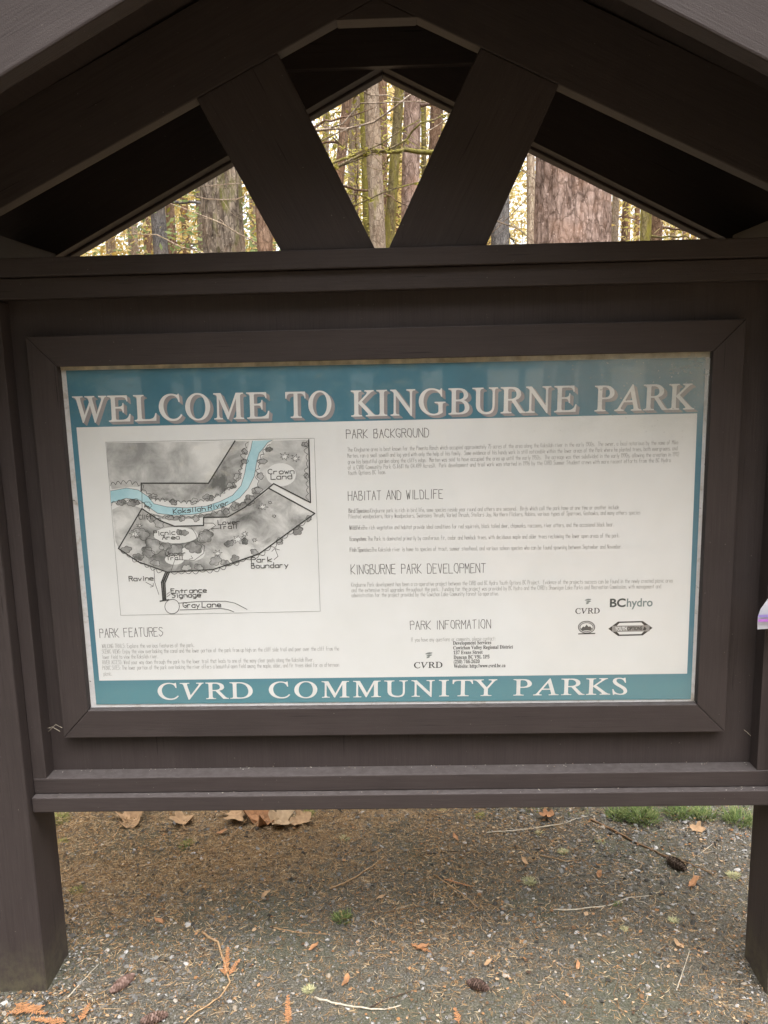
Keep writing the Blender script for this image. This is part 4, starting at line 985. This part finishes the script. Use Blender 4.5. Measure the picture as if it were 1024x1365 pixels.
def trunk_mesh(path, seg, step, ridge, fr=5.0):
    """path: list of (point, radius); furrowed tapered trunk"""
    pts = []; 
    for (a, ra), (b, rb) in zip(path, path[1:]):
        n_ = max(1, int((b-a).length/step))
        for i in range(n_): pts.append((a.lerp(b, i/n_), ra+(rb-ra)*i/n_))
    pts.append(path[-1]); v, f = [], []; sd = rt.uniform(0, 90)
    for p, r_ in pts:
        for s_ in range(seg):
            t_ = 6.28318*s_/seg; c, s2 = math.cos(t_), math.sin(t_)
            q = Vector((c*fr*r_*4+sd, s2*fr*r_*4, p.z*1.15)); nn = noise.noise(q); n2 = noise.noise(Vector((c*fr*r_*11, s2*fr*r_*11+sd, p.z*4)))
            n3 = noise.noise(Vector((c*1.5+sd, s2*1.5, p.z*.5)))
            rr = r_*(1+ridge*(-1.5*max(0, .28-abs(nn))/.28+.35*n2)+.06*n3)
            flare = 1+.5*max(0, .5-p.z)**2 if p.z < .5 else 1
            v.append(Vector((p.x+rr*flare*c, p.y+rr*flare*s2, p.z)))
    n_ = len(pts)
    for i in range(n_-1):
        for s_ in range(seg): f.append((i*seg+s_, i*seg+(s_+1) % seg, (i+1)*seg+(s_+1) % seg, (i+1)*seg+s_))
    f.append(tuple((n_-1)*seg+s_ for s_ in range(seg)))
    return v, f
def cards(v, f, c, n_, rad, size, flat_=1.0, r_=rt):
    for i in range(n_):
        o = Vector((r_.gauss(0, 1), r_.gauss(0, 1), r_.gauss(0, 1)*flat_))*rad*.55; p = c+o
        a = Vector((r_.gauss(0, 1), r_.gauss(0, 1), r_.gauss(0, .6))).normalized(); b = a.orthogonal().normalized(); s_ = size*r_.uniform(.5, 1.2); k = len(v)
        v += [p-a*s_, p-b*s_*.45, p+a*s_, p+b*s_*.45]; f.append((k, k+1, k+2, k+3))
CROWNS = {}
def crown_data(kind):
    """a conifer or maple crown about its own base; three of each, shared by the trees"""
    if kind in CROWNS: return CROWNS[kind]
    v, f = [], []; r_ = random.Random(hash(kind[0]) % 1000 if False else (11 if kind[0] == 'c' else 12)+kind[1]*3)
    if kind[0] == 'c':
        H = 11
        for k in range(95):
            t_ = r_.random()**.8; a = r_.uniform(0, 6.28); L = (1-t_)*2.6+.35; zz = t_*H
            for j in range(7):
                q = (j+1)/7*L; c = Vector((math.cos(a)*q, math.sin(a)*q, zz-.16*q*q+.1*r_.gauss(0, 1))); cards(v, f, c, 4, .26, .24, .35, r_)
    else:
        for k in range(60):
            a = r_.uniform(0, 6.28); q = r_.random()**.6*2.6; c = Vector((math.cos(a)*q, math.sin(a)*q, r_.uniform(0, 5)))
            cards(v, f, c, 22, .6, .10, .6, r_)
    CROWNS[kind] = {}; CROWNS[kind]['v'] = v; CROWNS[kind]['f'] = f; CROWNS[kind]['me'] = {}
    return CROWNS[kind]
def add_crown(root, base, kind, mat, sc):
    d = crown_data(kind)
    if mat.name not in d['me']:
        me = bpy.data.meshes.new('crown'); me.from_pydata([tuple(q) for q in d['v']], [], d['f']); me.materials.append(mat); d['me'][mat.name] = me
    o = bpy.data.objects.new('crown', d['me'][mat.name]); COL.objects.link(o); o.parent = root
    o.location = base-Vector(root.location); o.scale = sc; o.rotation_euler = (0, 0, rt.uniform(0, 6.28))
def limb(root, pts, r0, r1, mat, jit=.02, twigs=0, moss=None, tw=(.15, .5)):
    q = dense(pts, .09, jit); n_ = len(q); v, f = [], []
    tube(v, f, q, [r0+(r1-r0)*i/max(1, n_-1) for i in range(n_)], 7, .08)
    for i in range(twigs):
        a = q[rt.randrange(n_)]; d = Vector((rt.gauss(0, 1), rt.gauss(0, .5), rt.gauss(-.1, .8))).normalized(); L = rt.uniform(*tw); p = [a]
        for j in range(4): d = (d+Vector((rt.gauss(0, .25), rt.gauss(0, .25), rt.gauss(0, .25)))).normalized(); p.append(p[-1]+d*L/4)
        tube(v, f, p, [r1*.8*(1-.2*j) for j in range(5)], 4)
    o = pymesh('branch', v, f, mat, root, True)
    if moss:
        mv, mf = [], []
        for p in q:
            if rt.random() < moss[1]: cards(mv, mf, p-Vector((0, 0, r0*.8)), 5, r0*1.6, .028, 1.2)
        if mf: pymesh('moss', mv, mf, moss[0], o)
    return o
def col_at(u, D, zz):
    """where the photo's column u, at depth D metres from the camera, meets height zz"""
    lo, hi = -4000, 4000
    for _ in range(40):
        m_ = (lo+hi)/2; p = at(u, m_, CAM.y+D)
        if p.z > zz: lo = m_
        else: hi = m_
    return at(u, (lo+hi)/2, CAM.y+D)
def tree(name, u, wpx, D, mat, label, cat='tree', H=16, seg=18, step=.3, ridge=.05, lean=None, crown=None, twigs=3, cb=None, group=None, utop=None):
    """u, wpx: column and width in the photo at v=300; lean gives (column at v=100) instead of upright"""
    p = at(u, 300, CAM.y+D); r_ = wpx/FOC*D/2/.985; ux = Vector((0, 0, 1))
    if utop is not None:
        q = at(utop, 100, CAM.y+D); d = (q-p)/(q.z-p.z)
    else: d = Vector((rt.uniform(-.012, .012), rt.uniform(-.01, .01), 1))
    base = p-d*(p.z-gh(p.x, p.y)+.1) if True else p
    root = empty(name, (base.x, base.y, gh(base.x, base.y))); tag(root, label, cat, group); H = H+6
    zz = lambda h: base+d*h
    path = [(zz(0), r_*1.25), (zz(.6), r_*1.08), (p, r_), (zz(p.z+3), r_*.86), (zz(H*.75), r_*.5), (zz(H), r_*.12)]
    path = [q for i, q in enumerate(path) if i == 0 or q[0].z > path[i-1][0].z+.05]
    v, f = trunk_mesh(path, seg, step, ridge); pymesh('trunk', v, f, mat, root, True)
    for i in range(twigs):
        h = rt.uniform(2.2, 7.5); a = rt.choice((0, math.pi))+rt.gauss(0, .7); L = rt.uniform(.5, 1.6); b = zz(h)
        pts = [b, b+Vector((math.cos(a)*L*.5, math.sin(a)*L*.5, -.05*L)), b+Vector((math.cos(a)*L, math.sin(a)*L, rt.uniform(-.35, .1)*L))]
        limb(root, pts, .016*min(1.5, 2*r_/.15)+.004, .003, mat, .03, 3)
    if crown:
        kind, cm, sc = crown; add_crown(root, zz(max(H*.55, (cb or 8)+4.5)), kind, cm, tuple(q*.72 for q in sc))
    return root, d, p
CC = lambda i, s_=1, z_=1: (('c', i), M_NEED, (s_, s_, z_))
MM = lambda i, s_=1, z_=1, m_=None: (('m', i), m_ or M_LEAFY, (s_, s_, z_))
# seen through the left opening
tree('fir_tree', 297, 52, 8.0, M_FIRM, 'stout fir with deeply furrowed mossy grey bark in the left opening', H=24, seg=72, step=.05, ridge=.11, crown=CC(0, 1.2, 1.2), cb=9, twigs=2)
tree('fir_tree', 763, 95, 6.0, M_FIR, 'massive pinkish scaly barked fir filling the right opening', H=28, seg=110, step=.035, ridge=.07, crown=CC(1, 1.3, 1.3), cb=10, twigs=0)
tree('conifer_tree', 212, 19, 12, M_GRY, 'dark blue grey slim trunk in the middle of the left opening', H=20, crown=CC(2), cb=10)
tree('conifer_tree', 228, 12, 15, M_BRN, 'brown slim trunk just right of the blue grey one', H=20, crown=CC(0, .8), cb=11)
tree('conifer_tree', 247, 10, 20, M_BRN, 'thin reddish trunk midway to the stout furrowed fir', H=20, crown=CC(1, .8), cb=12)
tree('alder_tree', 269, 12, 14, M_ALD, 'pale trunk touching the left edge of the stout furrowed fir', H=18, crown=MM(0, .9), cb=10)
tree('conifer_tree', 196, 11, 18, M_BRN, 'brown trunk just left of the blue grey one', H=20, crown=CC(2, .8), cb=12)
tree('alder_tree', 176, 13, 17, M_ALD, 'pale tan trunk left of the brown one in the left opening', H=18, crown=MM(1, .8), cb=11)
tree('alder_tree', 146, 12, 21, M_ALD, 'pale thin trunk in the left corner of the left opening', H=18, crown=MM(2, .8), cb=12)
tree('alder_tree', 338, 9, 24, M_ALD, 'faint pale trunk behind the green sapling by the left brace', H=20, crown=MM(0, .7), cb=13)
# the centre opening
tree('dead_tree', 446, 13, 9.5, M_BRN, 'leaning dark twiggy trunk at the left of the centre opening', H=9, utop=466, twigs=16)
tree('alder_tree', 503, 20, 9.0, M_ALD, 'straight grey ridged trunk in the middle of the centre opening', H=18, seg=30, step=.12, ridge=.09, utop=494, crown=MM(1), cb=9)
tree('mossy_maple', 489, 9, 12, M_MSY, 'thin yellow mossy stem just left of the straight grey trunk', H=13, utop=483, crown=MM(2, .8), cb=8, twigs=8)
tree('mossy_maple', 520, 13, 11, M_MSY, 'bright green mossy leaning trunk right of the centre grey trunk', H=14, seg=24, step=.15, ridge=.12, utop=534, crown=MM(0, .9), cb=8, twigs=10)
tree('alder_tree', 546, 23, 10, M_FIR, 'broad grey brown trunk at the right of the centre opening', H=20, seg=30, step=.12, ridge=.06, utop=551, crown=CC(1), cb=10)
tree('conifer_tree', 577, 18, 13, M_BRN, 'shaded trunk in the upper right corner of the centre opening', H=20, utop=584, crown=CC(2), cb=11)
tree('mossy_maple', 566, 7, 15, M_MSY, 'thin mossy stem beside the shaded corner trunk', H=14, utop=564, crown=MM(1, .8), cb=9, twigs=8)
tree('conifer_tree', 510, 13, 15, M_BRN, 'dim trunk half hidden behind the centre grey trunk', H=20, utop=510, crown=CC(0), cb=11)
tree('alder_tree', 470, 15, 17, M_ALD, 'pale pinkish trunk behind the thin yellow mossy stem', H=20, utop=474, crown=MM(2), cb=11)
tree('alder_tree', 432, 9, 19, M_ALD, 'faint pale trunk at the left corner of the centre opening', H=20, utop=436, crown=MM(0), cb=11)
# the right opening
tree('alder_tree', 667, 23, 13, M_GRY, 'greyish trunk low in the left corner of the right opening', H=20, seg=24, crown=CC(0), cb=10)
tree('alder_tree', 708, 11, 9.5, M_ALD, 'pale yellowish trunk close against the massive fir', H=18, crown=MM(0), cb=9)
tree('conifer_tree', 820, 9, 16, M_ALD, 'narrow pale trunk close to the right side of the massive fir', H=20, crown=CC(1), cb=12)
tree('conifer_tree', 833, 8, 19, M_BRN, 'thin brown trunk second to the right of the massive fir', H=20, crown=CC(2), cb=12)
tree('mossy_maple', 861, 14, 13, M_MSY, 'yellow green mossy trunk in the right opening', H=15, crown=MM(1), cb=8, twigs=5)
tree('conifer_tree', 876, 14, 15, M_BRN, 'brown trunk leaning on the yellow green mossy one', H=18, crown=CC(0), cb=11)
tree('alder_tree', 897, 7, 21, M_ALD, 'pale thin trunk right of the brown and mossy pair', H=18, crown=MM(2), cb=11)
tree('alder_tree', 915, 9, 24, M_FIR, 'last pinkish trunk in the right corner of the right opening', H=18, crown=MM(0), cb=12)
# maples hidden behind the braces whose bare limbs cross the openings
def limbs(root, D, mat, lst):
    for px, r0, tw_, ms in lst:
        pts = [at(u, v, CAM.y+D+rt.uniform(-.12, .12)) for u, v in px]; limb(root, pts, r0*.52, max(.0026, r0*.26), mat, .008, tw_, ms, (.1, .4))
MS = (M_LEAFY, .5)
r1, _, _ = tree('maple_tree', 396, 34, 5.4, M_MSY, 'mossy maple behind the left brace with limbs crossing the centre opening', H=12, seg=30, step=.12, ridge=.1, crown=MM(0), cb=7, twigs=2)
limbs(r1, 5.4, M_ALD, [([(396, 186), (428, 173), (462, 172), (497, 163), (520, 147), (548, 126), (575, 105)], .017, 5, None), ([(396, 208), (432, 187), (452, 176), (463, 172)], .011, 2, None),
    ([(396, 176), (426, 174), (456, 166), (471, 150), (482, 138), (503, 138), (537, 136), (568, 136), (600, 134)], .011, 6, None), ([(480, 118), (496, 128), (515, 127), (532, 132)], .009, 3, None)])
limbs(r1, 5.6, M_LIMB, [([(396, 238), (449, 222), (486, 205), (520, 198), (540, 187), (563, 163), (593, 154), (620, 150)], .017, 12, MS), ([(440, 180), (456, 196), (473, 206), (490, 202)], .010, 5, MS),
    ([(400, 300), (475, 274), (512, 256), (555, 244), (600, 236)], .013, 6, (M_LEAFY, .25)), ([(470, 206), (507, 192), (537, 172), (559, 160)], .012, 8, MS), ([(446, 224), (470, 216), (495, 206)], .010, 6, MS)])
r2_, _, _ = tree('maple_tree', 612, 30, 7.0, M_MSY, 'mossy maple behind the right brace with twigs reaching both ways', H=12, seg=24, step=.2, ridge=.1, crown=MM(1), cb=7, twigs=10)
limbs(r2_, 7.0, M_ALD, [([(612, 270), (664, 296), (691, 305), (713, 323)], .014, 5, None), ([(650, 200), (694, 226), (710, 237), (725, 252)], .011, 4, None), ([(612, 150), (590, 162), (572, 175), (566, 186)], .010, 4, None), ([(655, 310), (680, 290), (705, 262)], .008, 5, None)])
r3, _, _ = tree('maple_tree', 352, 20, 6.4, M_BRN, 'slim bare maple behind the left brace with twigs across the left opening', H=10, crown=MM(2, .8), cb=7, twigs=2)
r3c = r3
limbs(r3, 6.4, M_ALD, [([(352, 248), (335, 258), (315, 265), (276, 266), (253, 259), (235, 246)], .011, 5, None), ([(352, 240), (327, 244), (281, 247), (255, 250)], .008, 4, None), ([(352, 330), (300, 300), (267, 286), (230, 273), (205, 262)], .010, 6, None),
    ([(300, 345), (267, 336), (242, 329), (208, 313), (165, 312), (140, 310)], .008, 6, None), ([(340, 300), (330, 285), (322, 270)], .006, 3, None)])
# understorey: saplings and shrubs with yellow leaves
def shrub(u, D, z0, z1, rad, mat, n_, size, label, name='vine_maple', cat='shrub', stems=5):
    p = at(u, 320, CAM.y+D); b = Vector((p.x, p.y, gh(p.x, p.y))); root = empty(name, b); tag(root, label, cat)
    lv, lf = [], []
    for i in range(stems):
        a = rt.uniform(0, 6.28); q = [b]; d = Vector((math.cos(a)*.22, math.sin(a)*.22, 1)); 
        L = z1*rt.uniform(.7, 1.05)
        for j in range(7): d = (d+Vector((rt.gauss(0, .1), rt.gauss(0, .1), 0))).normalized(); q.append(q[-1]+d*L/7)
        limb(root, q, .018, .004, M_BRN, .02, 5)
        for p_ in q[2:]:
            if p_.z > z0: cards(lv, lf, p_, int(n_/stems/5), rad*.55, size, .8)
    pymesh('foliage', lv, lf, mat, root); return root
shrub(345, 9, .8, 3.3, .8, M_NEEDL, 1500, .045, 'light green fir sapling beside the left brace', 'fir_sapling', 'sapling', 3)
shrub(163, 13, 1.5, 4.2, 1.0, M_NEEDL, 1200, .05, 'soft green sapling in the corner of the left opening', 'fir_sapling', 'sapling', 4)
shrub(240, 17, 1.5, 6, 1.7, M_LEAFO, 1600, .07, 'golden leafy shrub between the slim trunks of the left opening')
shrub(190, 22, 2, 7.5, 2.2, M_LEAFO, 1500, .08, 'golden shrub far back in the left opening')
shrub(446, 12, 2, 6.6, 1.3, M_LEAFY, 5200, .045, 'yellow green mossy vine maple at the left of the centre opening', stems=11)
shrub(470, 16, 3, 8.5, 1.8, M_LEAFO, 1500, .06, 'golden vine maple behind the centre trunks', stems=8)
shrub(525, 15, 2, 7, 1.4, M_LEAFY, 2200, .05, 'yellow green shrub low behind the mossy leaning trunk', stems=7)
shrub(690, 15, 2, 6, 1.3, M_LEAFO, 900, .06, 'pale golden shrub left of the massive fir')
shrub(845, 18, 2, 7, 1.6, M_LEAFY, 1000, .07, 'sunny yellow shrub right of the massive fir')
# the wood beyond and all around: one mass
wv, wf, lv, lf, nv, nf = [], [], [], [], [], []
def wood_tree(x, y, H, r_, leafy):
    b = Vector((x, y, gh(x, y)-.2)); tube(wv, wf, [b, b+Vector((0, 0, H*.4)), b+Vector((rt.gauss(0, .2), 0, H))], [r_, r_*.75, r_*.1], 8)
    if leafy < .35:
        for k in range(26): cards(lv, lf, b+Vector((rt.gauss(0, 1.5), rt.gauss(0, 1.1), rt.uniform(.06, .6)*H)), 22, .9, .13)
    else:
        for k in range(30):
            t_ = rt.uniform(.62, 1) if y > 20 else rt.uniform(.35, 1); a = rt.uniform(0, 6.28); q = rt.random()*(1.08-t_)*4.5; cards(nv, nf, b+Vector((math.cos(a)*q, math.sin(a)*q, t_*H)), 12, .55, .34, .5)
for i in range(95):
    a = rt.uniform(R(28), R(152)); d = rt.uniform(24, 62); wood_tree(d*math.cos(a), d*math.sin(a), rt.uniform(18, 28), rt.uniform(.1, .26), rt.random()*.6)
for i in range(90):                                         # nearer wood to either side, out of the photo's view
    a = R(rt.uniform(8, 60) if i % 2 else rt.uniform(120, 172)); d = rt.uniform(7, 30); wood_tree(d*math.cos(a), d*math.sin(a)+1, rt.uniform(14, 24), rt.uniform(.1, .3), .2 if i % 3 else .8)
for i in range(9000):
    a = R(rt.uniform(12, 62) if i % 2 else rt.uniform(118, 168)); d = rt.uniform(12, 42); x, y = d*math.cos(a), d*math.sin(a)
    h = .3+d*rt.uniform(0, .34)
    if noise.noise(Vector((x*.35, y*.35, h*.45))) > rt.uniform(-.2, .3): cards(lv, lf, Vector((x, y, h)), 3, .4, .17)
for i in range(44000):                                      # golden leaves hanging through the far trees
    a = R(rt.uniform(64, 116)); d = rt.uniform(17, 42); x, y = d*math.cos(a), d*math.sin(a)
    h = 1.5+(d+2)*rt.uniform(.02, .36); q = noise.noise(Vector((x*.35, y*.35, h*.45)))
    if q < rt.uniform(-.3, .3): continue
    cards(lv, lf, Vector((x, y, h)), 4, .38, .09)
for i in range(210):
    a = rt.uniform(R(150), R(390)); d = rt.uniform(9 if a > R(180) and a < R(360) else 8, 34); wood_tree(d*math.cos(a), d*math.sin(a)-2, (.55+.35*rt.random())*d+1, rt.uniform(.12, .3), rt.random()*1.3)
tag(pymesh('woods', wv, wf, M_BRN, None, True), 'bare trunks of the wood beyond the nearer trees', 'woods', kind='stuff')
tag(pymesh('foliage', lv, lf, M_LEAFO, None), 'golden leaves of the wood beyond the nearer trees', 'foliage', kind='stuff')
tag(pymesh('foliage', nv, nf, M_NEED, None), 'dark green needles of the wood beyond the nearer trees', 'foliage', kind='stuff')
